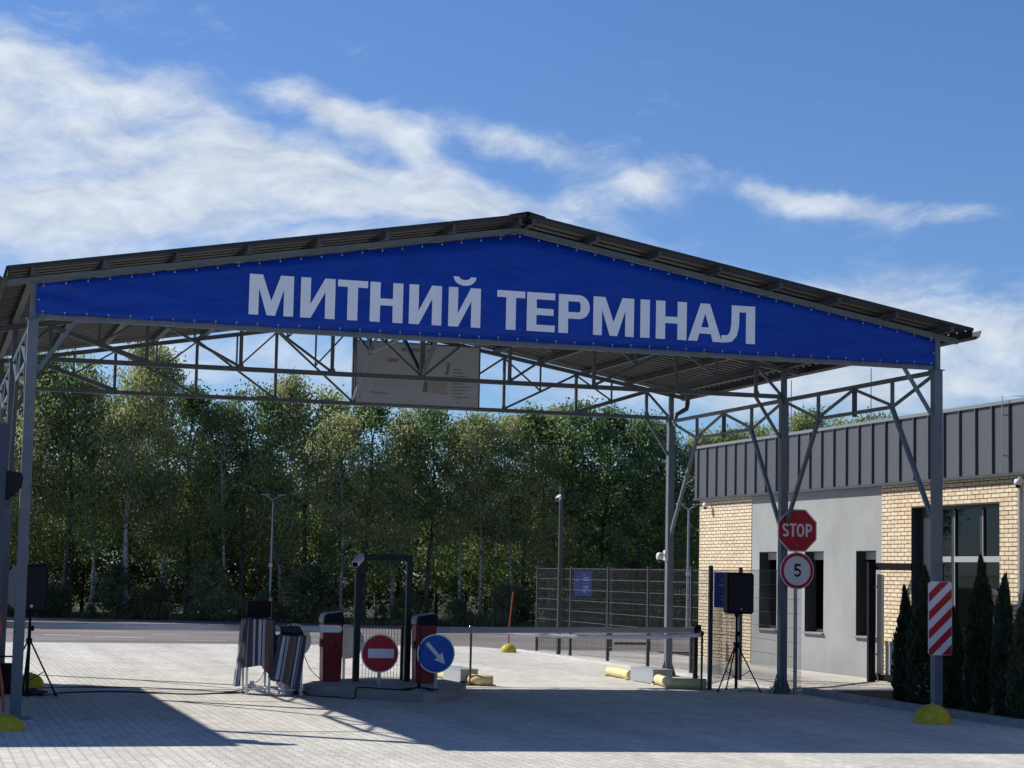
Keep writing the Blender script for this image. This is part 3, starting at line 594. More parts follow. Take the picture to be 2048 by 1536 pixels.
# parapet cladding
cl = None
m = MB(); m.box(X0-.10, X0+.30, YN, YE+.08, ZC+.02, 4.80); m.box(X0+.3, 24.3, YE-.3, YE+.08, ZC+.02, 4.80); cl = m.build('parapet_cladding', CLAD, bld)
m = MB(); m.box(X0-.14, X0+.36, YN, YE+.12, 4.80, 4.86); m.box(X0+.36, 24.3, YE-.32, YE+.12, 4.8, 4.86); m.build('coping', mat('grey coping', (.20, .205, .215), .4, 0, .5, .05, 4), bld)
m = MB(); m.box(X0-.13, X0+.02, YN, YE+.1, ZC-.03, ZC+.02); m.box(X0+.02, 24.3, YE-.02, YE+.1, ZC-.03, ZC+.02); m.build('drip_flashing', CLADD, bld)
y = YE-.15; n = 0
while y > YN and n < 60:
    m = MB(); m.box(X0-.142, X0-.10, y-.012, y+.012, ZC+.025, 4.795); m.build('standing_seam', CLAD, cl); y -= .535; n += 1
# windows
for a, b in WIN:
    f = MB(); x = X0+.20
    for (p, q, r_, s_) in ((a, a+.05, .80, 2.41), (b-.05, b, .80, 2.41), (a+.05, b-.05, .80, .86), (a+.05, b-.05, 2.35, 2.41)): f.box(x, x+.07, p, q, r_, s_)
    F = f.build('window', FRAMEM, bld)
    MB().box(x+.03, x+.04, a+.05, b-.05, .86, 2.35).build('pane', GLASS2, F)
    MB().box(X0-.05, x, a-.04, b+.04, .765, .797, .004).build('sill', SILL, F)
    m = MB(); m.box(X0+.002, x, b-.004, b+.004, .80, 2.41); m.box(X0+.002, x, a+.004, b-.004, 2.402, 2.414); m.build('reveal_lining', FRAMEM, F)
    m = MB(); vs = []
    for i in range(25):
        yy = a+.08+(b-a-.16)*i/24*.55; vs += [(x+.16+.02*math.sin(i*1.3), yy, .9), (x+.16+.02*math.sin(i*1.3), yy+.05, 1.9-.9*(i/24))]
    m.add(vs, [(2*i, 2*i+2, 2*i+3, 2*i+1) for i in range(24)], True); m.build('curtain', CURT, F); MB().box(x-.012, x+.002, a+.03, b-.03, 2.25, 2.40, .003).build('shutter_box', LFRAME, F); MB().box(x-.02, x-.001, a+.02, a+.06, .80, 2.25, .003).build('stile', SILL, F)  # last strip is a paler grey, painting a highlight along the frame's stile
def shopfront(a, b):
    xf = X0+.16; f = MB()
    ym = [a+.02, a+(b-a)*.285, a+(b-a)*.615, b-.22]
    f.box(xf, xf+.09, a, a+.05, 0, 3.19); f.box(xf, xf+.09, b-.45, b, 0, 3.19)
    for yv in (a+(b-a)*.285, a+(b-a)*.60): f.box(xf, xf+.09, yv-.045, yv+.045, 0, 3.13)
    f.box(xf, xf+.09, a+.05, b-.45, 3.13, 3.19); f.box(xf, xf+.09, a+.05, b-.45, 0, .06)
    F = f.build('entrance_glazing', FRAMEM, bld); m = MB(); m.box(X0-.004, xf, b-.02, b+.002, 0, 3.19); m.box(X0-.004, xf, a, b-.02, 3.175, 3.195); m.build('reveal_lining', FRAMEM, F)
    e = [a+.05, a+(b-a)*.285-.045, a+(b-a)*.285+.045, a+(b-a)*.60-.045, a+(b-a)*.60+.045, b-.45]
    for i in range(0, 6, 2):
        MB().box(xf-.012, xf+.07, e[i], e[i+1], 2.20, 2.30, .004).build('transom', LFRAME, F)
        MB().box(xf+.03, xf+.04, e[i]+.0, e[i+1], 2.30, 3.13).build('pane', GLASS, F); MB().box(xf+.03, xf+.04, e[i], e[i+1], .06, 2.20).build('pane', GLASS, F)
        MB().box(xf-.004, xf+.02, e[i+1]-.02, e[i+1]-.002, .06, 3.1).build('bead', LFRAME, F)
shopfront(4.62, 7.62); shopfront(-2.6, .6)
# lit lettering inside the entrance
tx = thing('lit_sign', 'small white lit lettering glowing behind the entrance glass of the office', 'sign', (16.5, 6.8, 1.5))
def text_mesh(s, size, name, m_, parent, M, bold=0):
    cu = bpy.data.curves.new(name, 'FONT'); cu.body = s; cu.size = size; cu.offset = bold; cu.resolution_u = 3; cu.align_x = 'LEFT'
    o = bpy.data.objects.new(name, cu); COL.objects.link(o); bpy.context.view_layer.update()
    me = bpy.data.meshes.new_from_object(o); bpy.data.objects.remove(o); me.transform(M); me.transform(Matrix.Translation(-wloc(parent))); me.materials.clear(); me.materials.append(m_)
    r_ = bpy.data.objects.new(name, me); COL.objects.link(r_); r_.parent = parent; return r_
LIT = mat('lit letters', (.8, .9, .9), .5, emit=((.75, .95, .95), 1.1))
Mrot = Matrix(((0, 0, 1, 16.5), (-1, 0, 0, 0), (0, 1, 0, 0), (0, 0, 0, 1)))
text_mesh('РЕЄСТРАЦІЯ', .13, 'lettering', LIT, tx, Matrix.Translation((0, 7.28, 1.595)) @ Mrot, .004)
text_mesh('ТРАНСПОРТУ', .13, 'lettering', LIT, tx, Matrix.Translation((0, 7.28, 1.465)) @ Mrot, .004)
m = MB(); m.box(16.53, 16.55, 6.3, 7.35, 1.42, 1.74); m.build('panel', BLACKP, tx)
# entrance canopy lamp, conduit, cameras, lightning conductor
pp = MB(); pp.tube([(15.9, 3.80, .02), (15.9, 3.80, 3.58)], .05, 10); tag(origin(pp.build('drainpipe', GALV), (15.9, 3.8, 0)), 'grey drainpipe on the brick wall right of the office entrance', 'drainpipe')
m = MB(); m.tube([(15.78, 4.16, 3.66), (15.78, 4.16, 4.90), (15.78, 4.12, 4.93), (16.05, 3.75, 4.90), (16.6, 3.6, 4.9)], .007, 6)
lc = tag(origin(m.build('lightning_conductor', GALV), (15.78, 4.16, 3.66)), 'thin wire conductor clipped to the dark parapet above the brick', 'conductor')
for z in (3.95, 4.62):
    MB().bar((15.78, 4.15, z), (15.88, 4.08, z-.03), .012).build('clip', BLACKP, lc)
def dome_cam(loc, label, s=1):
    x, y, z = loc; t = thing('security_camera', label, 'camera', loc, 'security cameras')
    MB().box(x-.02, x+.10, y-.03, y+.03, z+.02, z+.07, .01).build('bracket', CAMW, t)
    MB().lathe([(0, .08), (.05, .075), (.065, .03), (.065, -.01), (.05, -.02), (0, -.02)], (x-.04, y, z), 16).build('housing', CAMW, t)
    MB().lathe([(.045, -.02), (.04, -.05), (.02, -.07), (0, -.075)], (x-.04, y, z), 16).build('lens_dome', GLASSB, t); return t
dome_cam((15.9, 16.95, 3.46), 'white dome camera at the top of the far brick pier')
dome_cam((15.84, 3.72, 3.46), 'white dome camera on the brick above the drainpipe')
for (x, y, a, b, l) in ((18, 13.05, 4.1, 6.35, 'thin rod standing on the office roof nearer the canopy corner'), (18, 19.6-2.6, 4.1, 6.45, 'thin rod at the far end of the office roof')):
    m = MB(); m.tube([(x, y, a), (x, y, b)], .012, 6); m.tube([(x, y, a), (x, y, a+.3)], .03, 8); tag(origin(m.build('lightning_rod', GALV), (x, y, a)), l, 'rod', 'lightning rods on the roof')
# ------------------------------------------------------------------ the twin building left of the yard (casts the shade over the left of the yard)
lb = thing('gatehouse_building', 'flat-roofed gatehouse just beyond the left side of the yard', 'building', (-5.2, 4.5, 0))
ZL = 4.45; lx = 2.1-SX*ZL; ly0 = -3.72-SY*ZL; ly1 = 6.0-SY*ZL
m = MB(); m.box(-9, lx-.1, ly0+.1, ly1-.1, 0, ZL-1.0); m.build('brick_wall', BRICK, lb)
m = MB(); m.box(-9, lx, ly0, ly1, ZL-1.0, ZL); cl2 = m.build('parapet_cladding', CLAD, lb)
for i in range(12):
    MB().box(lx, lx+.03, ly0+.3+i*.8, ly0+.33+i*.8, ZL-.99, ZL-.01).build('standing_seam', CLAD, cl2)
# ------------------------------------------------------------------ posts, signs
def bolts(par, pts, y):
    for a, b in pts:
        MB().tube([(a, y, b), (a, y-.004, b)], .008, 8).build('bolt', GALV, par)
def disc(mb, x, y, z, r, y1=None, n=40):
    P = [(x+r*math.cos(2*math.pi*k/n), z+r*math.sin(2*math.pi*k/n)) for k in range(n)]
    if y1 is None: flat(mb, P, y)
    else: mb.prism(P, y, y1)
def post(x, y, z0, z1, r, par, m_=GALV): return MB().tube([(x, y, z0), (x, y, z1)], r, 12).build('post', m_, par)
def plate(mb, P, y, t): mb.prism(P, y, y+t)
# STOP + 5
PX, PY = 12.415, 4.88
T = thing('stop_sign', 'red octagonal STOP sign topping the post beside the second canopy column', 'sign', (PX, PY, 0))
post(PX, PY, 0, 2.5, .03, T)
oc = lambda r: [(PX+r*math.cos(R(22.5+45*k)), 2.63+r*math.sin(R(22.5+45*k))) for k in range(8)]
m = MB(); plate(m, oc(.372), PY-.05, .012); m.build('plate', SIGNWHITE, T)
m = MB(); flat(m, oc(.352), PY-.054); m.build('red_face', SIGNRED, T)
m = MB()
for ch, x, ww in (('S', -.272, .118), ('Т', -.143, .12), ('O', -.018, .138), ('P', .142, .115)): glyph(m, ch, PX+x, 2.527, ww, .215, .036, .034, PY-.058)
m.build('stop_lettering', SIGNWHITE, T)
T2 = thing('speed_limit_sign', 'round white sign with red rim and black 5, mounted under the STOP octagon', 'sign', (PX, PY-.05, 1.7))
m = MB(); disc(m, PX, PY-.05, 1.98, .30, PY-.038); m.build('plate', SIGNWHITE, T2)
m = MB(); strip(m, arc(PX, 1.98, .285, .285, 0, 360, 44), arc(PX, 1.98, .236, .236, 0, 360, 44), PY-.054); m.build('red_rim', SIGNRED, T2)
m = MB(); glyph(m, '5', PX-.065, 1.88, .135, .21, .035, .034, PY-.055); m.build('numeral', BLACKP, T2)
bolts(T, ((PX, 2.88), (PX, 2.38)), PY-.058); bolts(T2, ((PX, 2.19), (PX, 1.77)), PY-.054)
# hazard plate
T = thing('hazard_plate', 'tall plate with red and white diagonal stripes fixed to the front right canopy column', 'sign', (12.19, -.16, .85))
hx0, hx1, hz0, hz1 = 12.01, 12.37, .85, 1.85
def rrect(x0, x1, z0, z1, r):
    P = []
    for cx, cz, a in ((x1-r, z1-r, 0), (x0+r, z1-r, 90), (x0+r, z0+r, 180), (x1-r, z0+r, 270)): P += [(cx+r*math.cos(R(a+q)), cz+r*math.sin(R(a+q))) for q in (0, 30, 60, 90)]
    return P
m = MB(); plate(m, rrect(hx0, hx1, hz0, hz1, .035), -.17, .012); m.build('plate', SIGNWHITE, T)
def clip(P, x0, x1, z0, z1):
    def cut(P, f):
        O = []
        for i, a in enumerate(P):
            b = P[(i+1) % len(P)]; fa, fb = f(a), f(b)
            if fa >= 0: O.append(a)
            if (fa >= 0) != (fb >= 0): t = fa/(fa-fb); O.append((a[0]+(b[0]-a[0])*t, a[1]+(b[1]-a[1])*t))
        return O
    for f in (lambda p: p[0]-x0, lambda p: x1-p[0], lambda p: p[1]-z0, lambda p: z1-p[1]):
        P = cut(P, f)
        if not P: break
    return P
m = MB()
for k in range(-3, 8):
    zc = hz0-.30+k*.252; P = clip([(hx0-.1, zc-.1*.92), (hx1+.1, zc+.46*.92), (hx1+.1, zc+.46*.92+.125), (hx0-.1, zc-.1*.92+.125)], hx0+.006, hx1-.006, hz0+.006, hz1-.006)
    if len(P) > 2: flat(m, P, -.174)
m.build('red_stripes', SIGNRED, T)
m = MB()
for z in (1.1, 1.6): m.box(12.15, 12.31, -.158, -.0635, z, z+.03)
m.build('clamp', GALV, T); bolts(T, ((12.19, 1.75), (12.19, .96)), -.174)
# no entry and arrow on the island
ZI = .14
T = thing('no_entry_sign', 'low round red no-entry sign with white bar on the traffic island', 'sign', (5.40, 4.28, ZI))
post(5.40, 4.28, ZI, .8, .024, T); m = MB(); disc(m, 5.395, 4.23, .62, .283, 4.245); m.build('plate', SIGNWHITE, T)
m = MB(); disc(m, 5.395, 4.226, .62, .265); m.build('red_face', SIGNRED, T); m = MB(); flat(m, [(5.215, .553), (5.605, .553), (5.605, .687), (5.215, .687)], 4.222); m.build('white_bar', SIGNWHITE, T)
T = thing('keep_right_sign', 'low round blue sign with a white arrow pointing down right at the island tip', 'sign', (6.09, 3.66, ZI))
post(6.11, 3.68, ZI, .8, .024, T); m = MB(); disc(m, 6.09, 3.62, .65, .283, 3.635); m.build('plate', SIGNWHITE, T)
m = MB(); disc(m, 6.09, 3.616, .65, .265); m.build('blue_face', SIGNBLUE, T)
ca, sa = math.cos(R(-47)), math.sin(R(-47)); A = [(-.21, -.028), (.06, -.028), (.04, -.085), (.205, 0), (.04, .085), (.06, .028), (-.21, .028)]
m = MB(); flat(m, [(6.09+p[0]*ca-p[1]*sa, .65+p[0]*sa+p[1]*ca) for p in A], 3.612); m.build('arrow', SIGNWHITE, T)
# backs of the signs that face the other way
for x, z, l in ((4.86, .645, 'grey back of a round sign half hidden by the low striped table'), (5.76, .64, 'grey round sign back between the left barrier box and the steel portal')):
    T = thing('round_sign_back', l, 'sign', (x, 8.2, 0), 'round signs seen from behind')
    post(x-.06, 8.18, 0, .9, .025, T, SIGNBACK); m = MB(); disc(m, x, 8.22, z, .285, 8.235); m.build('plate', SIGNBACK, T)
    m = MB(); m.box(x-.14, x+.14, 8.205, 8.218, z-.2, z+.24); m.build('bracket', GALV, T)
T = thing('octagonal_sign_back', 'grey back of an octagonal sign seen just left of the front left column', 'sign', (.30, 6.0, 0))
post(.30, 6.05, 0, 1.8, .028, T, SIGNBACK); m = MB(); m.prism([(.33+.345*math.cos(R(22.5+45*k)), 1.48+.345*math.sin(R(22.5+45*k))) for k in range(8)], 6.0, 6.012); m.build('plate', SIGNBACK, T)
# tall dark kiosk post at the left edge
T = thing('kiosk_post', 'tall navy metal post with a floodlight on its side, left edge', 'post', (-.36, -1.0, 0))
m = MB(); m.box(-.56, -.262, -1.08, -.92, 0, 3.42, .012); m.build('body', mat('navy powder coat', (.02, .035, .07), .5, var=.1), T)
m = MB(); m.prism([(-.26, 2.54), (-.17, 2.60), (-.095, 2.70), (-.085, 2.80), (-.11, 2.86), (-.26, 2.88)], -1.14, -.90); m.build('floodlight', BLACKP, T)
# ------------------------------------------------------------------ yellow domes
def dome(x, y, label, rod=None, r=.25, h=.25):
    T = thing('dome_bollard', label, 'bollard', (x, y, 0), 'yellow dome bollards')
    n = 9; pr = [(r, 0), (r, .02)]+[(r*math.cos(R(90*i/n)), .02+(h-.02)*math.sin(R(90*i/n))) for i in range(1, n+1)]
    MB().lathe(pr, (x, y, 0), 32).build('dome', YELLOW, T)
    MB().lathe([(.02, h), (.02, h+.012), (0, h+.012)], (x, y, 0), 12).build('lifting_eye', GALV, T)
    if rod: MB().tube(rod, .017, 8).build('rod', ORANGE, T)
dome(-.22, -1.65, 'yellow dome with a leaning faded red rod at the foot of the front left column', [(-.20, -1.6, .14), (-.235, -1.58, .5), (-.30, -1.56, .8), (-.28, -1.55, 1.15), (-.33, -1.55, 1.4)], .25, .18)
dome(11.62, -.98, 'yellow dome in front of the front right column below the striped plate', None, .25, .25)
dome(.50, 6.15, 'dull yellow dome behind the left speaker stand', None, .2, .2)
dome(12.13, 19.85, 'small far yellow dome with a faded red rod near the mesh fence', [(12.13, 19.85, .2), (12.14, 19.85, .6), (12.17, 19.84, 1.0), (12.21, 19.83, 1.42)], .19, .2)
# ------------------------------------------------------------------ speakers on tripods
def speaker_set(x, y, zb, zt, wd, where, rot=0):
    T = thing('speaker_stand', 'black tripod speaker stand '+where, 'speaker stand', (x, y, 0), 'tripod speaker stands')
    MB().tube([(x, y, .12), (x, y, zb)], .018, 10).build('pole', BLACKP, T); MB().tube([(x, y, .05), (x, y, .95)], .024, 10).build('outer_tube', BLACKP, T)
    MB().box(x-.04, x+.04, y-.04, y+.04, .74, .80, .01).build('collar', BLACKP, T); MB().box(x+.02, x+.06, y-.015, y+.015, .90, .97, .008).build('knob', BLACKP, T)
    for a in (200+rot, 345+rot, 90+rot):
        c, s_ = math.cos(R(a)), math.sin(R(a)); L_ = MB().tube([(x+c*.03, y+s_*.03, .74), (x+c*.40, y+s_*.40, .015)], .012, 8).build('leg', BLACKP, T)
        MB().tube([(x+c*.385, y+s_*.385, .035), (x+c*.41, y+s_*.41, .0)], .018, 8).build('rubber_foot', BLACKP, L_)
        MB().tube([(x+c*.02, y+s_*.02, .22), (x+c*.23, y+s_*.23, .345)], .007, 6).build('strut', BLACKP, T)
    S = thing('speaker', 'black loudspeaker cabinet on the tripod '+where, 'speaker', (x, y, zb), 'loudspeakers')
    h = wd/2; m = MB()
    bm = bmesh.new(); bmesh.ops.create_cube(bm, size=1)
    for v in bm.verts:
        k = 1 if v.co.y < 0 else .72; v.co = (x+v.co.x*wd*k, y+v.co.y*.34, (zb+zt)/2+v.co.z*(zt-zb))
    bmesh.ops.bevel(bm, geom=bm.edges[:], offset=.025, segments=3, affect='EDGES'); m.bm(bm); m.build('cabinet', BLACKP, S)
    m = MB(); m.prism(rrect(x-h+.03, x+h-.03, zb+.04, zt-.03, .02), y-.182, y-.171); m.build('grille', mat('speaker grille', (.009, .01, .014), .7, bump=.5, bscale=300), S)
    m = MB(); disc(m, x, y-.19, zb+.085, .022, y-.182, 20); m.build('badge', mat('badge', (.35, .36, .38), .3, .7), S)
    MB().box(x-.03, x+.03, y-.03, y+.03, zb-.05, zb, .004).build('pole_cup', BLACKP, S)
speaker_set(11.62, 5.42, 1.26, 1.93, .475, 'in front of the fence right of centre')
speaker_set(.335, 3.95, 1.16, 1.82, .43, 'behind the front left column', 5)
# ------------------------------------------------------------------ cloth-covered tables
STRIPED = bpy.data.materials.new('striped woven cloth'); STRIPED.use_nodes = True
def striped():
    t = STRIPED.node_tree; p = t.nodes['Principled BSDF']; p.inputs['Roughness'].default_value = .95; p.inputs['Specular IOR Level'].default_value = .1
    uvn = t.nodes.new('ShaderNodeUVMap'); s = t.nodes.new('ShaderNodeSeparateXYZ'); t.links.new(uvn.outputs[0], s.inputs[0])
    n = t.nodes.new('ShaderNodeTexNoise'); n.inputs['Scale'].default_value = 90; t.links.new(uvn.outputs[0], n.inputs['Vector'])
    a = t.nodes.new('ShaderNodeMath'); a.operation = 'MULTIPLY_ADD'; t.links.new(n.outputs['Fac'], a.inputs[0]); a.inputs[1].default_value = .008; t.links.new(s.outputs[0], a.inputs[2])
    f = t.nodes.new('ShaderNodeMath'); f.operation = 'FRACT'; t.links.new(a.outputs[0], f.inputs[0])
    r = t.nodes.new('ShaderNodeValToRGB'); r.color_ramp.interpolation = 'CONSTANT'; e = r.color_ramp.elements
    B, Wh, D, Br, G = (.045, .055, .11, 1), (.40, .42, .54, 1), (.07, .068, .078, 1), (.12, .09, .08, 1), (.19, .19, .22, 1)
    seq = [(0, D), (.07, Wh), (.115, D), (.15, B), (.20, Wh), (.27, B), (.31, Wh), (.335, G), (.35, Wh), (.36, Br), (.43, D), (.445, Br), (.52, G), (.535, D), (.60, Wh), (.645, B), (.68, Wh), (.695, D), (.77, B), (.80, Wh), (.86, D), (.93, G), (.95, B)]
    e[0].position = 0; e[0].color = D; e[1].position = .07; e[1].color = Wh
    for q, c in seq[2:]: k = e.new(q); k.color = c
    t.links.new(f.outputs[0], r.inputs[0]); t.links.new(r.outputs[0], p.inputs['Base Color'])
striped()
def table(x0, x1, y0, y1, h, label):
    T = thing('folding_table', label, 'table', ((x0+x1)/2, (y0+y1)/2, 0), 'white folding tables')
    MB().box(x0, x1, y0, y1, h-.03, h, .008).build('table_top', WHITEP, T)
    for x in (x0+.03, x1-.03):
        for y in (y0+.03, y1-.03):
            m = MB(); m.box(x-.016, x+.016, y-.016, y+.016, 0, h-.03, .003); m.build('leg', WHITEP, T)
    m = MB()
    for y in (y0+.03, y1-.03): m.box(x0+.046, x1-.046, y-.01, y+.01, .07, .09)
    for x in (x0+.03, x1-.03): m.box(x-.01, x+.01, y0+.046, y1-.046, .07, .09)
    m.build('stretcher', WHITEP, T)
def cloth(x0, x1, y0, y1, h, drop, label, phase, slant=0, left=None):
    """cloth draped over the table: u runs round the front (-X side, front, +X side)"""
    nx, ny = 44, 36; mm = MB(); uvs = []
    Lw, Wd, Rw = y1-y0, x1-x0, y1-y0; tot = Lw+Wd+Rw
    def P(s, v):     # s: 0..tot along the perimeter, v: 0 (table edge) .. drop
        if s < Lw: base = Vector((x0, y1-s, h)); nrm = Vector((-1, 0, 0))
        elif s < Lw+Wd: base = Vector((x0+s-Lw, y0, h)); nrm = Vector((0, -1, 0))
        else: base = Vector((x1, y0+s-Lw-Wd, h)); nrm = Vector((1, 0, 0))
        c1 = math.exp(-abs(s-Lw)/.07); c2 = math.exp(-abs(s-Lw-Wd)/.07)
        flare = .012+.05*v+(.10*c1+.06*c2)*v
        n2 = (nrm+Vector((-.6*c1+.6*c2, -.6*c1-.6*c2, 0))).normalized()
        wv = .045*v*math.sin(s*25+phase)+.022*v*math.sin(s*57+phase*2+v*3)
        return base+n2*(flare+wv)+Vector((slant*v*(.3+.7*(s/tot)), 0, -v*1.0))
    for j in range(ny+1):
        for i in range(nx+1):
            s_ = tot*i/nx; d = drop(s_/tot); v = d*j/ny; p = P(s_, v); mm.v.append(tuple(p)); uvs.append((s_*1.75-slant*.1*v+phase*.13, v))
    n0 = len(mm.v)
    fs = [(j*(nx+1)+i, j*(nx+1)+i+1, (j+1)*(nx+1)+i+1, (j+1)*(nx+1)+i) for j in range(ny) for i in range(nx)]
    # top sheet
    tn = 10
    for j in range(tn+1):
        for i in range(tn+1):
            mm.v.append((x0-.012+(x1-x0+.024)*i/tn, y0-.012+(y1-y0+.012)*j/tn, h+.006+.002*math.sin(i*1.7+j))); uvs.append((Lw*1.75+(x1-x0)*i/tn*1.75+phase*.13, -j*.1))
    fs += [(n0+j*(tn+1)+i, n0+j*(tn+1)+i+1, n0+(j+1)*(tn+1)+i+1, n0+(j+1)*(tn+1)+i) for j in range(tn) for i in range(tn)]
    me = bpy.data.meshes.new('striped_cloth'); me.from_pydata(mm.v, [], fs); ul = me.uv_layers.new()
    for l in me.loops: ul.data[l.index].uv = uvs[l.vertex_index]
    me.polygons.foreach_set('use_smooth', [True]*len(me.polygons)); me.materials.append(STRIPED)
    o = bpy.data.objects.new('striped_cloth', me); COL.objects.link(o); origin(o, ((x0+x1)/2, (y0+y1)/2, h))
    so = o.modifiers.new('thickness', 'SOLIDIFY'); so.thickness = .004
    return tag(o, label, 'tablecloth', 'striped woven cloths')
table(3.44, 3.83, 4.42, 4.86, 1.09, 'taller narrow white table under the left striped cloth, carrying the monitor')
def drop1(q): return .98 if q < .28 else (.98-(q-.28)/.06*.26 if q < .34 else (.70+.03*math.sin(q*9) if q < .54 else (.71+(q-.54)*1.6 if q < .66 else .9)))
cloth(3.44, 3.83, 4.42, 4.86, 1.09, drop1, 'grey and white striped cloth hanging from the taller table, left of the two', 1.0, .0)
table(3.95, 4.27, 4.25, 4.66, .86, 'low white table under the right striped cloth, carrying the sound mixer')
def drop2(q): return .60+.22*q-.08*math.sin(q*6)
cloth(3.92, 4.28, 4.23, 4.66, .86, drop2, 'dark striped cloth slanting from the lower table, right of the two', 3.1, -.22)
T = thing('monitor', 'black flat monitor standing on the taller striped table', 'monitor', (3.65, 4.6, 1.10))
MB().box(3.465, 3.825, 4.60, 4.625, 1.115, 1.355, .006).build('screen', BLACKP, T); MB().box(3.60, 3.70, 4.56, 4.72, 1.100, 1.115, .004).build('stand', BLACKP, T)
MB().box(3.478, 3.812, 4.597, 4.60, 1.127, 1.343).build('display', mat('matte display', (.004, .005, .008), .6, 0, .15), T)
MB().box(3.80, 3.84, 4.66, 4.70, 1.1, 1.40, .004).build('rear_handle', SGREY, T)
T = thing('sound_mixer', 'small black sound mixer with knobs lying tilted on the lower striped table', 'mixer', (4.1, 4.45, .87))
m = MB(); m.prism([(4.26, .872), (4.62, .872), (4.62, .99), (4.60, .995), (4.26, .90)], 3.97, 4.25, lambda p, q: (q, p[0], p[1])); m.build('body', BLACKP, T)
m = MB()
for i in range(5):
    for j in range(4): m.lathe([(.004, 0), (.004, .007), (0, .007)], (4.0+i*.05, 4.32+j*.07, .905+.095*(.06+j*.07)/.34), 8)
m.build('knobs', CABLEW, T); m = MB(); m.box(3.99, 4.06, 4.60, 4.62, .94, 1.0, .004); m.build('screen', CAMW, T)
m = MB()
for k in range(3): m.tube([(3.98+.07*k, 4.63, .96), (3.96+.08*k, 4.7, 1.01+.01*k), (4.02+.08*k, 4.74, .97), (4.1+.06*k, 4.74, .8)], .006, 6)
m.build('plug_lead', CABLE, T)
# things under the tables
m = MB(); m.box(3.52, 3.62, 4.5, 4.75, .10, .14, .008); m.box(3.54, 3.60, 4.55, 4.6, .14, .19, .006); tag(origin(m.build('power_strip', CABLEW), (3.57, 4.6, .1)), 'white multi-socket with plugs on the stretcher of the taller table', 'power strip')
m = MB()
m.bm((lambda b: (bmesh.ops.create_icosphere(b, subdivisions=3, radius=.09), b)[1])(bmesh.new()), Matrix.Translation((4.04, 4.5, .17)) @ Matrix.Diagonal((1.5, 1, .8, 1)), True)
tag(origin(m.build('plastic_bag', WHITEP), (4.04, 4.5, .1)), 'white plastic bag lying under the lower striped table', 'bag')
m = MB(); m.box(4.10, 4.20, 4.45, 4.6, .1, .19, .02); tag(origin(m.build('adapter_box', BLACKP), (4.15, 4.5, .1)), 'small black adapter box beside the white bag under the lower table', 'box')
# ------------------------------------------------------------------ island
m = MB()
IP = [(4.33, 4.42), (4.75, 3.88), (5.72, 2.80), (5.92, 2.86), (6.72, 4.35), (7.0, 5.2), (6.95, 6.2), (5.9, 6.6), (4.95, 6.1), (4.40, 5.0)]
m.prism(IP, 0, .125, lambda p, q: (p[0], p[1], q)); struct('island_kerb', m, KERB)
cx_, cy_ = 5.7, 4.75; m = MB(); m.prism([(cx_+(p[0]-cx_)*.955, cy_+(p[1]-cy_)*.95) for p in IP], .1, ZI, lambda p, q: (p[0], p[1], q)); struct('island_top', m, CONC)
# ------------------------------------------------------------------ barriers
def barrier(x0, x1, y0, y1, arm, label, side):
    xc = (x0+x1)/2; T = thing('barrier_gate', label, 'barrier', (xc, (y0+y1)/2, ZI), 'red barrier gates')
    m = MB(); bm = bmesh.new(); bmesh.ops.create_cube(bm, size=1); zt = 1.02
    for v in bm.verts: k = 1.06 if v.co.z > 0 else .94; v.co = (xc+v.co.x*(x1-x0)*k, (y0+y1)/2+v.co.y*(y1-y0), (ZI+zt)/2+v.co.z*(zt-ZI))
    bmesh.ops.bevel(bm, geom=bm.edges[:], offset=.012, segments=2, affect='EDGES'); m.bm(bm); m.build('cabinet', REDP, T)
    m = MB(); W2 = (x1-x0)*.53+.006
    m.prism([(xc-W2, zt-.0), (xc+W2, zt-.0), (xc+W2-.01, 1.13), (xc+W2-.035, 1.195), (xc-W2+.06, 1.165), (xc-W2+.02, 1.14), (xc-W2, 1.09)], y0-.008, y1+.008)
    m.build('hood', BLACKP, T)
    m = MB(); m.prism([(xc-W2-.004, zt+.01), (xc-W2+.012, zt+.01), (xc-W2+.025, 1.13), (xc-W2+.065, 1.162), (xc+W2-.035, 1.192), (xc+W2-.035, 1.202), (xc-W2+.055, 1.176), (xc-W2+.012, 1.146), (xc-W2-.004, 1.09)], y0-.014, y1+.014)
    m.build('hood_trim', STEEL, T)
    disc_ = MB(); disc_.tube([(xc+.04, y0-.012, .70), (xc+.04, y0+.01, .70)], .018, 14); disc_.build('lock', BLACKP, T)
    m = MB(); m.box(x0-.045, x0-.005, y0+.05, y0+.13, .66, .78, .008); m.build('beacon', mat('dark red lens', (.08, .004, .006), .3), T)
    a0, a1, ya, yb_ = arm
    A = MB(); A.prism(rrect(-.0225, .0225, -.048, .048, .012), min(a0, a1), max(a0, a1), lambda p, q: (q, ya+(yb_-ya)*(q-a0)/(a1-a0)+p[0], .935+p[1]))
    AO = A.build('arm', mat('arm aluminium', (.42, .44, .48), .35, .3, var=.05), T)
    m = MB(); m.tube([(a1+ (a0-a1)*0-.002, yb_, .935), (a1, yb_, .935)], .046, 12); m.build('end_cap', BLACKP, AO)
    return T
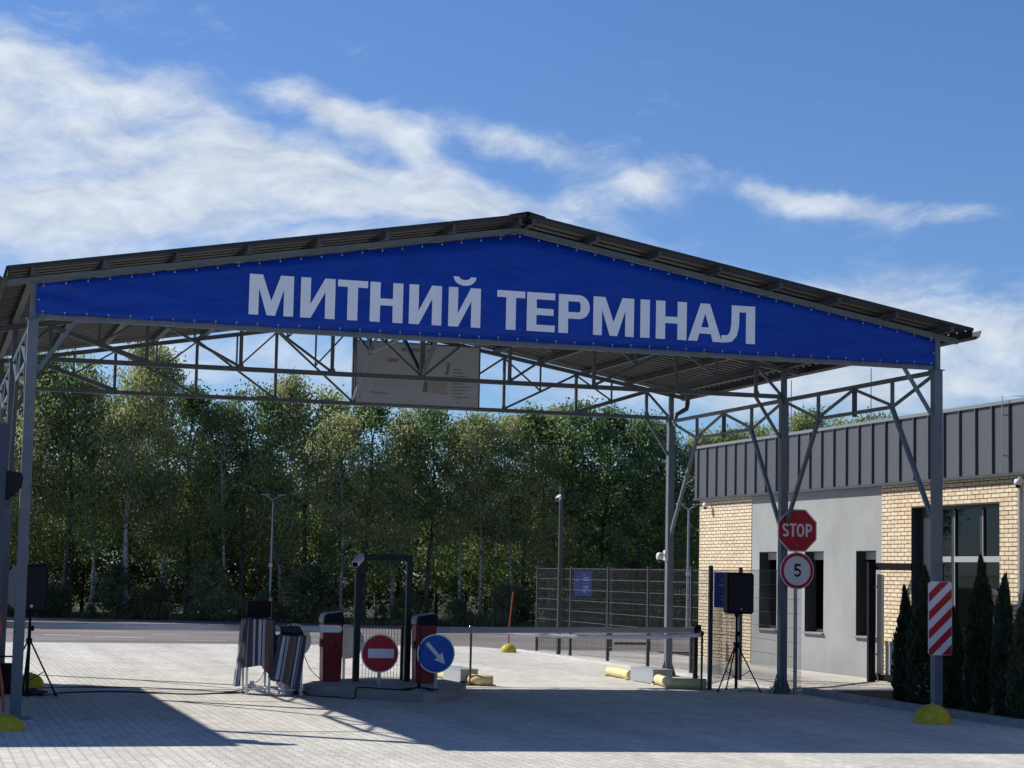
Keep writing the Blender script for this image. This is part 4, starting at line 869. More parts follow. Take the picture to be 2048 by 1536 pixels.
# left unit: the arm clamp shows as a white rounded block on the front face
B1 = barrier(4.775, 5.075, 5.38, 5.66, (4.72, -1.4, 5.30, 5.30), 'red barrier box on the island with its arm lowered to the left', -1)
m = MB()
P = [(4.70, .885), (4.98, .885)]+arc(4.98, .94, .055, .055, -90, 90, 10)+[(4.70, .995)]; m.prism(P, 5.27, 5.36); m.build('arm_clamp', WHITEP, B1)
B2 = barrier(6.14, 6.45, 5.00, 5.28, (6.45, 11.64, 5.45, 7.2), 'red barrier box behind the blue arrow sign with its arm lowered to the right', 1)
m = MB(); m.box(6.2, 6.5, 5.285, 5.42, .86, .99, .02); m.build('arm_clamp', SGREY, B2)
T = thing('arm_rest_post', 'black forked post catching the end of the right barrier arm', 'post', (11.66, 7.25, 0))
MB().box(11.62, 11.69, 7.21, 7.28, 0, .84, .006).build('post', BLACKP, T)
m = MB(); m.box(11.60, 11.62, 7.13, 7.33, .80, 1.0, .004); m.box(11.60, 11.71, 7.13, 7.16, .86, 1.03, .004); m.box(11.60, 11.71, 7.30, 7.33, .86, 1.03, .004); m.build('fork', BLACKP, T)
# ------------------------------------------------------------------ camera frame
T = thing('steel_portal', 'dark green goal-shaped steel frame standing on the island between the barrier boxes', 'frame', (5.7, 5.47, ZI))
MB().box(5.265, 5.355, 5.43, 5.52, ZI, 1.99, .004).build('upright', DKGREEN, T); MB().box(6.075, 6.165, 5.43, 5.52, ZI, 1.99, .004).build('upright', DKGREEN, T)
MB().box(5.266, 6.164, 5.435, 5.515, 1.99, 2.09, .004).build('crossbar', DKGREEN, T)
m = MB(); m.bar((6.06, 5.41, 1.80), (6.0, 5.36, 1.86), .012); m.build('antenna_stub', CHROME, T)
def bullet(p, q, r, label, group, stem=None, nm='security_camera'):
    p = Vector(p); q = Vector(q); d = (q-p).normalized(); t = thing(nm, label, 'camera', tuple(p), group)
    MB().tube([p, p+d*.01, q-d*.03, q], [r*.8, r, r, r*.95], 16).build('housing', CAMW, t)
    u = Vector((0, 0, 1)); m = MB(); m.bar(p+u*(r+.006), q+d*.05+u*(r+.006), r*1.7, .008); m.build('sunshield', CAMW, t)
    MB().tube([q-d*.004, q+d*.004], r*.8, 16).build('lens', GLASSB, t)
    if stem: MB().tube(stem, .012, 8).build('bracket', CAMW, t)
    return t
bullet((5.335, 5.40, 2.03), (5.185, 5.15, 1.92), .052, 'large white bullet camera on the left top of the dark camera frame', 'security cameras', [(5.31, 5.45, 1.97), (5.31, 5.42, 2.0)])
# mesh panel behind the frame
def mesh_panel(par, p, q, z0, z1, dz=.2, r=.0018, m_=None, dx=.05, rz=None):
    p = Vector((p[0], p[1], 0)); q = Vector((q[0], q[1], 0)); L_ = (q-p).length; n = max(2, int(L_/dx)); m = MB()
    for i in range(n+1): a = p.lerp(q, i/n); m.bar((a.x, a.y, z0), (a.x, a.y, z1), r*2)
    o = m.build('mesh_panel', m_ or FENCE, par); m = MB()
    k = int((z1-z0)/dz)
    for i in range(k+1): z = z0+.02+(z1-z0-.04)*i/k; m.bar((p.x, p.y, z), (q.x, q.y, z), (rz or r)*2)
    m.build('cross_wires', m_ or WIRE, o); return o
T = thing('mesh_barrier', 'short wire mesh panel behind the camera frame on the island', 'fence', (5.7, 5.75, ZI))
mesh_panel(T, (5.37, 5.72), (6.12, 5.72), ZI+.03, .96, dz=.19, r=.003, m_=mat('rusty wire', (.10, .07, .055), .7, 0))
for x in (5.40, 6.10): MB().box(x-.02, x+.02, 5.73, 5.77, ZI, .98, .003).build('post', FENCE, T)
# microphone stand
T = thing('microphone_stand', 'thin black microphone stand with boom in front of the right barrier box', 'microphone stand', (5.74, 3.2, ZI))
MB().tube([(5.74, 3.2, ZI+.02), (5.74, 3.2, 1.02)], .009, 8).build('pole', BLACKP, T); MB().tube([(5.80, 3.24, .72), (5.74, 3.2, 1.02), (5.70, 3.17, 1.22), (5.66, 3.14, 1.42)], .006, 8).build('boom', BLACKP, T)
MB().tube([(5.66, 3.14, 1.42), (5.645, 3.13, 1.49)], [.012, .02], 10).build('microphone', BLACKP, T)
MB().lathe([(0, .08), (.022, .08), (.03, .0), (.012, -.01), (0, -.01)], (5.74, 3.2, ZI+.04), 12).build('hub', BLACKP, T)
for a in (175, 300, 10): MB().tube([(5.74, 3.2, ZI+.05), (5.74+.3*math.cos(R(a)), 3.2+.3*math.sin(R(a)), ZI+.012)], .01, 8).build('leg', BLACKP, T)
# ------------------------------------------------------------------ stanchions with ribbon
def stanchion(x, y, label, h=.95):
    T = thing('stanchion', label, 'stanchion', (x, y, 0), 'bronze stanchions')
    MB().lathe([(0, .018), (.08, .015), (.13, .008), (.135, 0)], (x, y, 0), 24).build('base', BRONZE, T)
    MB().tube([(x, y, .015), (x, y, h-.05)], .019, 12).build('pole', BRONZE, T)
    MB().lathe([(.0, h+.012), (.02, h+.008), (.034, h-.02), (.03, h-.05), (.018, h-.06)], (x, y, 0), 16).build('knob', BRONZE, T)
    MB().tube([(x+.038*math.cos(R(a)), y-.005, h-.02+.038*math.sin(R(a))) for a in range(0, 361, 24)], .005, 6).build('ring', CHROME, T)
stanchion(7.53, 6.85, 'slim bronze stanchion with ring top beside the left grey box')
stanchion(11.15, 5.75, 'slim bronze stanchion with ring top at the brick corner beside the fence')
m = MB(); n = 60; vs = []
for i in range(n+1):
    f = i/n; x = 7.53+3.62*f; y = 6.85-1.1*f; z = .90-.07*4*f*(1-f); tw = .25*math.sin(f*9)+.1*math.sin(f*31)
    vs += [(x, y-math.sin(tw)*.03, z+.032), (x, y+math.sin(tw)*.03, z-.032+.003*math.sin(f*80))]
m.add(vs, [(2*i, 2*i+2, 2*i+3, 2*i+1) for i in range(n)], True); o = tag(origin(m.build('ribbon', RIBBON), (9.3, 6.3, .8)), 'white satin ribbon stretched between the two bronze stanchions', 'ribbon')
so = o.modifiers.new('t', 'SOLIDIFY'); so.thickness = .001
# ------------------------------------------------------------------ grey boxes and yellow pipes
def floor_box(x0, x1, y0, y1, h, label):
    T = thing('metal_box', label, 'box', ((x0+x1)/2, (y0+y1)/2, 0), 'grey floor boxes')
    MB().box(x0, x1, y0, y1, .012, h, .006).build('housing', SGREY, T); MB().box(x0-.006, x1+.006, y0-.006, y1+.006, h-.02, h+.004, .003).build('lid', SGREY, T)
    m = MB(); m.box(x0-.02, x0+.06, y0-.09, y0-.01, 0, .06, .006); m.build('foot', BLACKP, T)
def pipe(pts, label, r=.085):
    T = thing('guard_pipe', label, 'pipe', pts[0][:2]+(0,), 'yellow guard pipes')
    m = MB(); m.tube(pts, r, 20); m.build('pipe', YPIPE, T)
    m = MB()
    for p in (pts[0], pts[-1]): m.box(p[0]-.12, p[0]+.05, p[1]-.03 if p is pts[-1] else p[1]-.06, p[1]+.06 if p is pts[-1] else p[1]+.03, 0, .025)
    m.build('saddle', YPIPE, T)
Zp = .095
pipe([(7.62, 9.5, Zp), (7.57, 8.2, Zp)], 'short faded yellow pipe behind the left grey box')
floor_box(7.42, 7.72, 7.05, 8.15, .25, 'light grey sheet-metal box on the ground beside the left stanchion')
pipe([(7.60, 6.98, Zp), (7.60, 6.86, Zp), (7.64, 6.8, Zp), (7.78, 6.76, Zp), (7.88, 6.75, Zp)], 'elbow of faded yellow pipe ending beside the left stanchion')
pipe([(11.07, 9.95, Zp), (11.0, 8.62, Zp)], 'long faded yellow pipe behind the right grey box')
floor_box(10.92, 11.28, 7.35, 8.45, .25, 'light grey sheet-metal box between the yellow pipes right of the lane')
pipe([(10.98, 7.25, Zp), (10.80, 6.35, Zp), (10.80, 6.2, Zp), (10.84, 6.12, Zp), (10.95, 6.07, Zp), (11.34, 6.02, Zp)], 'yellow pipe bending right in front of the right grey box')
# ------------------------------------------------------------------ fences
def fence_post(par, x, y, h=2.04): return MB().box(x-.03, x+.03, y-.03, y+.03, 0, h, .004).build('post', FENCE, par)
F1 = thing('mesh_fence', 'long graphite wire mesh fence along the footpath between the lane and the office', 'fence', (13.03, 13, 0), 'graphite mesh fences')
ys = [20.5, 18.0, 15.5, 13.1, 10.8, 8.5]
for y in ys: fence_post(F1, 13.03, y)
for a, b in zip(ys[:-1], ys[1:]): mesh_panel(F1, (13.03, a-.04), (13.03, b+.04), .06, 2.0, dz=.24, rz=.0036, m_=None)
F2 = thing('mesh_fence', 'far wire mesh fence run facing the road with the blue notice on it', 'fence', (15, 20.62, 0), 'graphite mesh fences')
xs = [13.1, 14.95, 15.95, 17.5, 19.6]
for x in xs[1:]: fence_post(F2, x, 20.62)
for a, b in zip(xs[:-1], xs[1:]): mesh_panel(F2, (a+.04, 20.62), (b-.04, 20.62), .06, 2.0, dz=.24, rz=.0036)
MB().box(15.05, 15.9, 20.60, 20.64, .18, .24).build('gate_rail', FENCE, F2)
F3 = thing('mesh_gate_leaf', 'open wire mesh gate leaf behind the right loudspeaker', 'gate', (11.34, 5.9, 0))
for p in ((11.37, 5.93), (13.0, 8.42)): MB().box(p[0]-.03, p[0]+.03, p[1]-.03, p[1]+.03, 0, 2.04, .004).build('post', FENCE, F3)
mesh_panel(F3, (11.40, 5.97), (12.97, 8.38), .08, 1.95, dz=.235, r=.0018, m_=FENCE, rz=.003)
F4 = thing('mesh_fence', 'wire mesh fence panel between the second canopy column and the gate leaf', 'fence', (13.03, 6.8, 0), 'graphite mesh fences')
mesh_panel(F4, (13.03, 8.45), (12.62, 5.1), .08, 2.0, dz=.235, r=.0018, m_=FENCE, rz=.003)
def notice(x0, x1, y, z0, z1, label, marks):
    T = thing('notice_board', label, 'notice', ((x0+x1)/2, y, z0), 'blue notices on the fences')
    MB().box(x0, x1, y, y+.008, z0, z1).build('panel', BLUEPL, T); m = MB()
    for (a, b, c, d) in marks: flat(m, [(x0+(x1-x0)*a, z0+(z1-z0)*c), (x0+(x1-x0)*b, z0+(z1-z0)*c), (x0+(x1-x0)*b, z0+(z1-z0)*d), (x0+(x1-x0)*a, z0+(z1-z0)*d)], y-.004)
    m.build('printed_marks', mat('pale print', (.38, .42, .6), .5), T)
mk = [(.50, .62, .82, .87), (.5, .8, .70, .745), (.5, .85, .60, .65), (.48, .85, .50, .515), (.5, .8, .34, .40), (.52, .8, .26, .30), (.5, .66, .14, .20), (.08, .2, .58, .62)]
notice(13.98, 14.42, 20.56, 1.34, 1.95, 'blue notice with white print on the far mesh fence behind a post', mk)
notice(11.56, 11.98, 6.22, 1.35, 1.93, 'blue notice mostly hidden behind the right loudspeaker', [(.3, .8, .76, .79), (.2, .85, .62, .65), (.3, .5, .3, .33), (.55, .8, .3, .33), (.3, .5, .2, .23)])
T = thing('small_blue_sign', 'tiny blue sign on a short post by the far edge of the road', 'sign', (17.3, 43.0, 0)); post(17.3, 43.04, 0, .85, .02, T)
MB().box(17.19, 17.41, 43.0, 43.02, .53, .85).build('panel', BLUEPL, T); m = MB()
for z in (.6, .7, .76): flat(m, [(17.23, z), (17.37, z), (17.37, z+.025), (17.23, z+.025)], 42.997)
m.build('printed_marks', mat('pale print', (.3, .3, .3)), T)
# ------------------------------------------------------------------ poles and lamps
T = thing('camera_mast', 'square grey mast with a white camera near its top behind the mesh fence', 'mast', (12.99, 18.6, 0))
MB().box(12.91, 12.99, 18.55, 18.64, 0, 3.88, .004).build('mast', FENCE, T)
bullet((12.90, 18.56, 3.62), (12.80, 18.42, 3.56), .05, 'white bullet camera near the top of the square mast', 'security cameras', [(12.93, 18.6, 3.6), (12.9, 18.56, 3.62)])
T = thing('security_camera', 'white pan camera on a bracket halfway up the rear canopy column', 'camera', (12.1, 9.9, 2.2), 'security cameras')
MB().box(12.10, 12.17, 9.86, 9.97, 2.14, 2.33, .02).build('bracket', CAMW, T); MB().tube([(12.12, 9.92, 2.26), (12.04, 9.88, 2.25)], .022, 10).build('arm', CAMW, T)
m = MB(); m.lathe([(0, .09), (.05, .08), (.07, .04), (.07, -.03), (.055, -.05), (0, -.05)], (12.0, 9.86, 2.2), 18); m.build('housing', CAMW, T)
m = MB(); m.lathe([(.05, -.045), (.045, -.08), (.02, -.10), (0, -.10)], (11.99, 9.85, 2.2), 18); m.build('lens', GLASSB, T)
def lamp(x, y, h, sp, label):
    T = thing('street_lamp', label, 'street lamp', (x, y, 0), 'twin-arm street lamps')
    MB().tube([(x, y, 0), (x, y, 1.0), (x, y, h)], [.05, .045, .03], 12).build('pole', GALV, T)
    for s in (-1, 1):
        MB().tube([(x, y, h-.03), (x+s*sp*.75, y, h+.16)], .022, 8).build('arm', GALV, T)
        MB().box(x+s*sp*.7-.14, x+s*sp*.7+.16, y-.06, y+.06, h+.13, h+.165, .01).build('lamp_head', GALV, T)
    MB().box(x-.09, x+.03, y-.1, y-.05, 1.9, 2.02, .01).build('camera_box', CAMW, T)
lamp(10.47, 42.9, 4.25, .42, 'slim twin-arm street lamp in front of the trees, left of centre')
lamp(22.6, 34.5, 4.06, .42, 'slim twin-arm street lamp between the rear canopy column and the brick corner')
# ------------------------------------------------------------------ gate leaf by the office
T = thing('wicket_gate', 'black steel gate frame with a pale stile standing open beside the office entrance', 'gate', (15.9, 8.2, 0))
MB().box(15.42, 15.56, 8.15, 8.22, 0, 2.09, .004).build('frame', BLACKP, T); MB().bar((15.55, 8.17, 2.11), (15.93, 7.48, 2.11), .05, .13).build('top_rail', BLACKP, T)
MB().box(15.42, 15.56, 8.151, 8.219, 2.09, 2.18, .0).build('post_cap', BLACKP, T)
MB().bar((15.55, 8.17, .10), (15.93, 7.48, .10), .05, .12).build('bottom_rail', BLACKP, T)
MB().box(15.585, 15.63, 8.10, 8.145, .16, 1.97, .003).build('stile', LFRAME, T); MB().box(15.635, 15.70, 8.09, 8.15, .16, 1.96, .003).build('glass_edge', mat('pale stile', (.5, .53, .5), .4), T)
for z in (.5, 1.72): MB().box(15.52, 15.585, 8.09, 8.13, z, z+.03).build('hinge', GALV, T)
m = MB(); m.tube([(15.52, 8.08, .2), (15.55, 8.05, .12), (15.57, 8.05, .0)], .012, 6); m.build('drop_bolt', GALV, T)
T = thing('litter_bin', 'grey steel litter bin standing behind the open wicket gate', 'bin', (15.8, 7.95, 0))
MB().box(15.70, 15.86, 7.86, 8.04, .05, .70, .01).build('body', SGREY, T); MB().box(15.69, 15.87, 7.85, 8.05, .70, .76, .01).build('lid', GALV, T); MB().box(15.73, 15.83, 7.9, 8.0, 0, .05).build('foot', BLACKP, T)
# ------------------------------------------------------------------ cables on the ground
def cable(pts, r, label, m_=CABLE):
    P = []; pts = [Vector(p) for p in pts]
    for i in range(len(pts)-1):
        a, b, c, d = pts[max(i-1, 0)], pts[i], pts[i+1], pts[min(i+2, len(pts)-1)]
        for k in range(6):
            t = k/6; P.append(.5*((2*b)+(c-a)*t+(2*a-5*b+4*c-d)*t*t+(3*b-a-3*c+d)*t**3))
    P.append(pts[-1]); o = MB().tube(P, r, 6).build('cable', m_); return tag(origin(o, tuple(pts[0])), label, 'cable', 'cables on the paving')
cable([(.5, 3.9, .01), (.9, 4.6, .01), (1.7, 4.9, .01), (2.6, 4.35, .01), (3.1, 4.6, .01), (3.5, 4.75, .02), (3.56, 4.6, .1)], .011, 'black cable running from the left speaker to the tables')
cable([(.3, 4.1, .01), (.1, 4.9, .01), (.6, 5.6, .01), (1.5, 5.95, .01), (2.6, 5.5, .01), (3.3, 4.95, .01), (3.56, 4.7, .1)], .011, 'second black cable further back between the left speaker and the tables')
cable([(4.2, 4.5, .14), (4.35, 4.2, .01), (4.6, 3.85, .01), (4.86, 3.5, .01), (4.95, 3.66, .15), (5.3, 3.4, .152), (5.6, 3.25, .152), (5.74, 3.2, .2)], .011, 'black cable climbing the island kerb to the microphone stand')
cable([(3.62, 4.6, .16), (3.72, 4.5, .3), (3.8, 4.6, .7), (3.85, 4.7, 1.08)], .006, 'thin cable rising from the power strip to the monitor')
cable([(4.35, 4.8, .62), (4.5, 4.95, .35), (4.7, 5.1, .18), (4.75, 5.2, .15)], .006, 'thin cable falling from the lower table to the island')
cable([(11.7, 5.5, .01), (11.95, 5.6, .01), (12.2, 5.35, .02), (12.4, 5.5, .3), (12.5, 5.6, .02), (12.9, 5.9, .03), (13.8, 6.4, .03), (15.0, 7.6, .03), (15.5, 8.0, .03)], .010, 'black cable from the right speaker towards the office')
m = MB()
for k in range(5):
    rr = .12+.02*k; m.tube([(.42+rr*math.cos(R(a)), 4.05+rr*math.sin(R(a)), .012+.012*k+.01*math.sin(a*.05+k)) for a in range(0, 361, 20)], .01, 6)
tag(origin(m.build('cable_coil', CABLE), (.42, 4.05, 0)), 'coil of black cable at the foot of the left speaker stand', 'cable')
T = thing('equipment_bag', 'black equipment bag lying behind the front left column', 'bag', (.0, 4.6, 0))
m = MB(); m.box(-.25, .22, 4.4, 4.8, 0, .42, .08); m.build('body', BLACKP, T); MB().tube([(-.1, 4.5, .41), (-.08, 4.5, .52), (.15, 4.5, .52), (.17, 4.5, .41)], .014, 8).build('handle', BLACKP, T)
m = MB(); m.box(13.5, 13.9, 5.2, 5.9, .018, .026); tag(origin(m.build('inspection_cover', STRIP), (13.7, 5.5, .02)), 'pale square inspection cover in the shaded footpath', 'cover')
# ------------------------------------------------------------------ vegetation
def leaf_mesh(name, C_, D_, Lg, Wd, m_, parent):
    """C_ centres (n,3), D_ long axes, Lg/Wd lengths; one kite-shaped face per leaf"""
    n = len(C_); rnd = rng.normal(size=(n, 3)); S_ = np.cross(D_, rnd); S_ /= np.linalg.norm(S_, axis=1)[:, None]+1e-9
    V = np.empty((n, 4, 3)); V[:, 0] = C_-D_*Lg[:, None]*.5; V[:, 2] = C_+D_*Lg[:, None]*.5; V[:, 1] = C_+S_*Wd[:, None]*.5-D_*Lg[:, None]*.05; V[:, 3] = C_-S_*Wd[:, None]*.5-D_*Lg[:, None]*.05
    me = bpy.data.meshes.new(name); me.vertices.add(4*n); me.vertices.foreach_set('co', V.reshape(-1).astype(np.float32)); me.loops.add(4*n); me.loops.foreach_set('vertex_index', np.arange(4*n, dtype=np.int32))
    me.polygons.add(n); me.polygons.foreach_set('loop_start', np.arange(0, 4*n, 4, dtype=np.int32)); me.polygons.foreach_set('loop_total', np.full(n, 4, dtype=np.int32)); me.update(); me.validate(); me.materials.append(m_)
    o = bpy.data.objects.new(name, me); COL.objects.link(o); o.parent = parent; return o
def unit(a): return a/(np.linalg.norm(a, axis=1)[:, None]+1e-9)
def tree_proto(name, H, z0, Rm, shape, ncl, per, sig, leaf, droop, lm, bm_, tr, lean=0, bend=.15, gap=.0, drop=1.0):
    root = bpy.data.objects.new(name, None); COL.objects.link(root)
    # trunk
    k = 9; P = []; ph = random.uniform(0, 6)
    for i in range(k+1):
        f = i/k; P.append(Vector((lean*H*f+bend*math.sin(f*5+ph)*f, bend*math.cos(f*4+ph)*f, H*.93*f)))
    tr_mb = MB(); tr_mb.tube(P, [tr*(1.25 if i == 0 else 1)*(1-.86*i/k) for i in range(k+1)], 8)
    axis = lambda z: P[0].lerp(P[-1], 0) if z <= 0 else (lambda t: P[min(int(t), k-1)].lerp(P[min(int(t), k-1)+1], t-min(int(t), k-1)))(min(z/(H*.93), .999)*k)
    lobes = [(random.uniform(0, 6.28), random.uniform(-.5, .45), random.uniform(.5, 1)) for _ in range(9)]
    cl = []; tries = 0
    while len(cl) < ncl and tries < ncl*20:
        tries += 1
        f = random.random()**.85; z = z0+(H-z0)*f; a = random.uniform(0, 6.28)
        r = shape(f)*Rm
        for la, lw, lf in lobes:
            if abs(f-lf) < .22: r *= 1+lw*max(0, math.cos(a-la))*(1-abs(f-lf)/.22)
        q = math.sqrt(random.uniform(.06, 1)); c = axis(z)
        if gap and (math.sin(a*2.3+z*1.9+ph)+math.sin(z*3.1+a)) > 2-gap*2: continue
        cl.append((c.x+r*q*math.cos(a), c.y+r*q*math.sin(a), z+(1-q)*.15, q))
    for c in random.sample(cl, min(26, len(cl))):
        b = axis(max(c[2]-random.uniform(.6, 1.4), z0*.7)); e = Vector(c[:3]); mid = b.lerp(e, .5)+Vector((0, 0, .12)); tr_mb.tube([b, mid, e], [tr*.28, tr*.16, tr*.05], 5, False)
    tr_mb.build('trunk', bm_, root, wn=False)
    cl = np.array(cl); idx = rng.integers(0, len(cl), size=len(cl)*per); cc = cl[idx, :3]
    off = rng.normal(size=(len(idx), 3))*sig; off[:, 2] *= .7
    if droop:
        off[:, 2] -= rng.exponential(droop, len(idx))
    Cn = cc+off
    D_ = unit(rng.normal(size=(len(idx), 3))+np.array([0, 0, -1.6*drop if droop else -.4])); s = rng.uniform(.7, 1.35, len(idx))
    leaf_mesh('crown', Cn, D_, leaf[0]*s, leaf[1]*s, lm, root); return root
shB = lambda f: (math.sin(math.pi*min(1, f*.93+.07))**.75)*(1-.18*f)
shD = lambda f: max(.15, (1-abs(f-.42)**2*2.2))*(1 if f < .8 else 1-(f-.8)*3.6)
shC = lambda f: max(.12, math.sin(math.pi*(f*.8+.16))**.7)
PR = {
 'birchA': ('birch_tree', 'birch', tree_proto('birch_tree', 8, 2.9, 1.5, shB, 105, 112, .19, (.105, .05), .26, LEAFB, BARKW, .085, .0, .2, .5)),
 'birchB': ('birch_tree', 'birch', tree_proto('birch_tree', 8, 2.4, 1.7, shB, 115, 108, .20, (.105, .05), .30, LEAFB, BARKW, .075, .03, .3, .62)),
 'birchC': ('birch_tree', 'birch', tree_proto('birch_tree', 8, 3.5, 1.3, shC, 88, 115, .19, (.10, .048), .24, LEAFB, BARKW, .07, -.03, .22, .45)),
 'leafyA': ('leafy_tree', 'tree', tree_proto('leafy_tree', 8, 1.5, 1.75, shD, 130, 105, .215, (.10, .07), 0, LEAFD, BARKD, .10, .0, .2, .4)),
 'leafyB': ('leafy_tree', 'tree', tree_proto('leafy_tree', 8, 2.0, 1.9, shC, 125, 105, .235, (.10, .07), .08, LEAFD, BARKD, .09, .02, .2, .45)),
 'darkA': ('leafy_tree', 'tree', tree_proto('leafy_tree', 8, .4, 2.1, shD, 170, 75, .34, (.16, .11), 0, LEAFU, BARKD, .10, .0, .2)),
 'bush': ('shrub', 'shrub', tree_proto('shrub', 2.2, .1, .95, shD, 55, 90, .2, (.10, .07), 0, LEAFU, BARKD, .025, .0, .15)),
}
used = set()
def place(kind, x, y, H, label, group, wide=1.0):
    nm, cat, pr = PR[kind]; h0 = 2.2 if kind == 'bush' else 8.0
    c = pr if kind not in used else copy_tree(pr)
    used.add(kind); c.location = (x, y, -.03); s = H/h0; c.scale = (s*wide, s*wide, s); c.rotation_euler = (0, 0, random.uniform(0, 6.28))
    return tag(c, label, cat, group)
front = [(1.2, 47.1, 9.0), (2.4, 46.8, 9.4), (3.7, 46.4, 9.3), (4.7, 46.9, 8.6), (5.7, 45.4, 9.9), (7.0, 45.6, 9.5), (8.0, 45.9, 8.2), (9.0, 44.9, 7.7), (9.8, 44.7, 8.2), (11.1, 44.1, 8.7), (12.0, 44.3, 8.2),
         (13.0, 43.9, 7.3), (13.9, 43.4, 7.9), (14.8, 43.6, 7.6), (16.0, 42.7, 7.7), (16.9, 42.5, 7.2), (17.6, 42.2, 7.4), (18.5, 41.6, 7.4), (19.3, 41.7, 7.6), (20.2, 41.4, 7.7), (21.1, 41.2, 7.9), (22.0, 41.0, 7.7),
         (23.1, 40.5, 7.5), (24.0, 40.3, 7.2), (25.0, 40.0, 7.0), (26.2, 39.7, 7.0), (27.6, 39.4, 6.9), (29.2, 39.2, 6.9), (31, 39, 6.8)]
kinds = ['birchB', 'birchA', 'leafyB', 'birchC', 'birchA', 'birchB', 'leafyA', 'birchC', 'leafyB', 'birchB', 'leafyB', 'birchC', 'leafyA', 'birchA', 'leafyB', 'birchC', 'birchC', 'birchC', 'leafyA', 'birchB', 'leafyB', 'leafyA', 'leafyB', 'leafyA', 'birchB', 'leafyA', 'birchA', 'leafyB', 'leafyA']
_T = 'tenth eleventh twelfth thirteenth fourteenth fifteenth sixteenth seventeenth eighteenth nineteenth'.split()
_U = 'first second third fourth fifth sixth seventh eighth ninth'.split()
OR = _U+_T
for t_, t0 in (('twenty', 'twentieth'), ('thirty', 'thirtieth'), ('forty', 'fortieth')): OR += [t0]+[t_+'-'+u for u in _U]
cnt = {}
DS = {'birch': 'white-trunked birch with drooping crown', 'leafy': 'broad leafy green tree'}
for (x, y, H), kd in zip(front, kinds):
    b = kd[:5]; cnt[b] = cnt.get(b, 0)+1
    lab = {('birch', 4): 'tallest birch, its pale straight stem seen left of the street lamp'}.get((b, cnt[b]), f"{DS[b]}, {OR[cnt[b]-1]} of its kind from the left in front")
    if kd in ('birchC', 'birchA'): y -= .9
    place(kd, x, y, H, lab, 'trees at the front edge of the wood', random.uniform(.95, 1.15))
q = 0
for (x, y, H) in sorted(front[::3]+front[1::3]):
    place(random.choice(['leafyA', 'leafyB', 'birchB']), x+random.uniform(-.5, .7), y+3.6+random.uniform(-.6, 1.2), H-random.uniform(1.6, 3.0), f'leafy tree inside the wood, {OR[q]} from the left behind the front row', 'trees inside the wood', 1.1); q += 1
for q, x in enumerate(np.arange(-4, 36, 1.5)):
    place('darkA', float(x), 54.5-.3*float(x)+random.uniform(0, 2.4), random.uniform(4.8, 6.0), f'dense dark tree at the back of the wood, {OR[q]} from the left there', 'trees at the back of the wood', 1.15)
for q, x in enumerate((-5.5, -3.4, -1.2)): place('leafyB', x, 48.2, 9.2, f'leafy tree beyond the left edge of the yard, {OR[2-q]} from the column', 'trees beyond the left edge')
for i, (x, H) in enumerate(((34.3, 8.5), (35.7, 8.8), (37.0, 9.2), (38.5, 9.5), (39.8, 9.9), (41.3, 9.6), (42.3, 9.8), (43.5, 9.2))):
    place('birchB' if i % 2 else 'leafyB', x, 60+i % 3, H, f'distant tree whose top shows over the office roof, {OR[i]} from the left', 'tree tops over the office roof')
for q, x in enumerate(np.arange(-1, 30, .8)):
    place('bush', float(x)+random.uniform(-.2, .2), 45.6-.3*float(x)+random.uniform(-.1, 1.2), random.uniform(.4, 1.5)*(1 if q % 4 else 1.4), f'dark shrub at the foot of the wood, {OR[q]} from the left', 'shrubs under the trees', random.uniform(.9, 1.4))
# grass verge between the road and the wood
n = 26000; gx = rng.uniform(-6, 34, n); ye = np.interp(gx, [-60, 2, 9.5, 19.5, 60], [66, 45.7, 43.2, 39.0, 27]); gy = ye+rng.exponential(1.0, n)-.1; gz = rng.uniform(.03, .12, n)*(1+1.6*(np.sin(gx*1.7)*np.sin(gx*.6+1) > .25))
root = bpy.data.objects.new('tmp', None)
D_ = unit(np.stack([rng.normal(0, .3, n), rng.normal(0, .3, n), np.ones(n)], 1))
o = leaf_mesh('verge_grass', np.stack([gx, gy, gz], 1), D_, gz*2.3, np.full(n, .03), GRASSM, None); tag(o, 'dry tufted grass strip between the road and the trees', 'grass', kind='stuff')
bpy.data.objects.remove(root)
# thujas in the bed
def thuja(x, y, H, r, label):
    T = thing('thuja', label, 'conifer', (x, y, .05), 'columnar thujas in the bed')
    MB().tube([(x, y, .0), (x, y, H*.9)], [.03, .008], 6).build('trunk', BARKD, T)
    H *= .955; r *= .9; n = 9000; f = rng.uniform(0, 1, n)**.9; a = rng.uniform(0, 6.28, n); prof = r*np.where(f < .12, .75+f*2, (1-((f-.12)/.88)**2.6)*.97+.03)
    p1, p2 = rng.uniform(0, 6, 2); prof = prof*(1+.2*np.sin(a*2+f*7+p1)+.15*np.sin(a*5-f*17+p2)+.1*np.sin(f*43+a*3)); q = np.sqrt(rng.uniform(.45, 1.08, n))
    C_ = np.stack([prof*q*np.cos(a)+.03*np.sin(f*5+p1), prof*q*np.sin(a), f*H*(1+.05*np.sin(a*3+p2))], 1)
    D_ = unit(np.stack([np.cos(a)*.35, np.sin(a)*.35, np.full(n, 1.0)], 1)+rng.normal(0, .22, (n, 3)))
    leaf_mesh('foliage', C_, D_, rng.uniform(.05, .11, n), rng.uniform(.015, .032, n), THUJA, T)
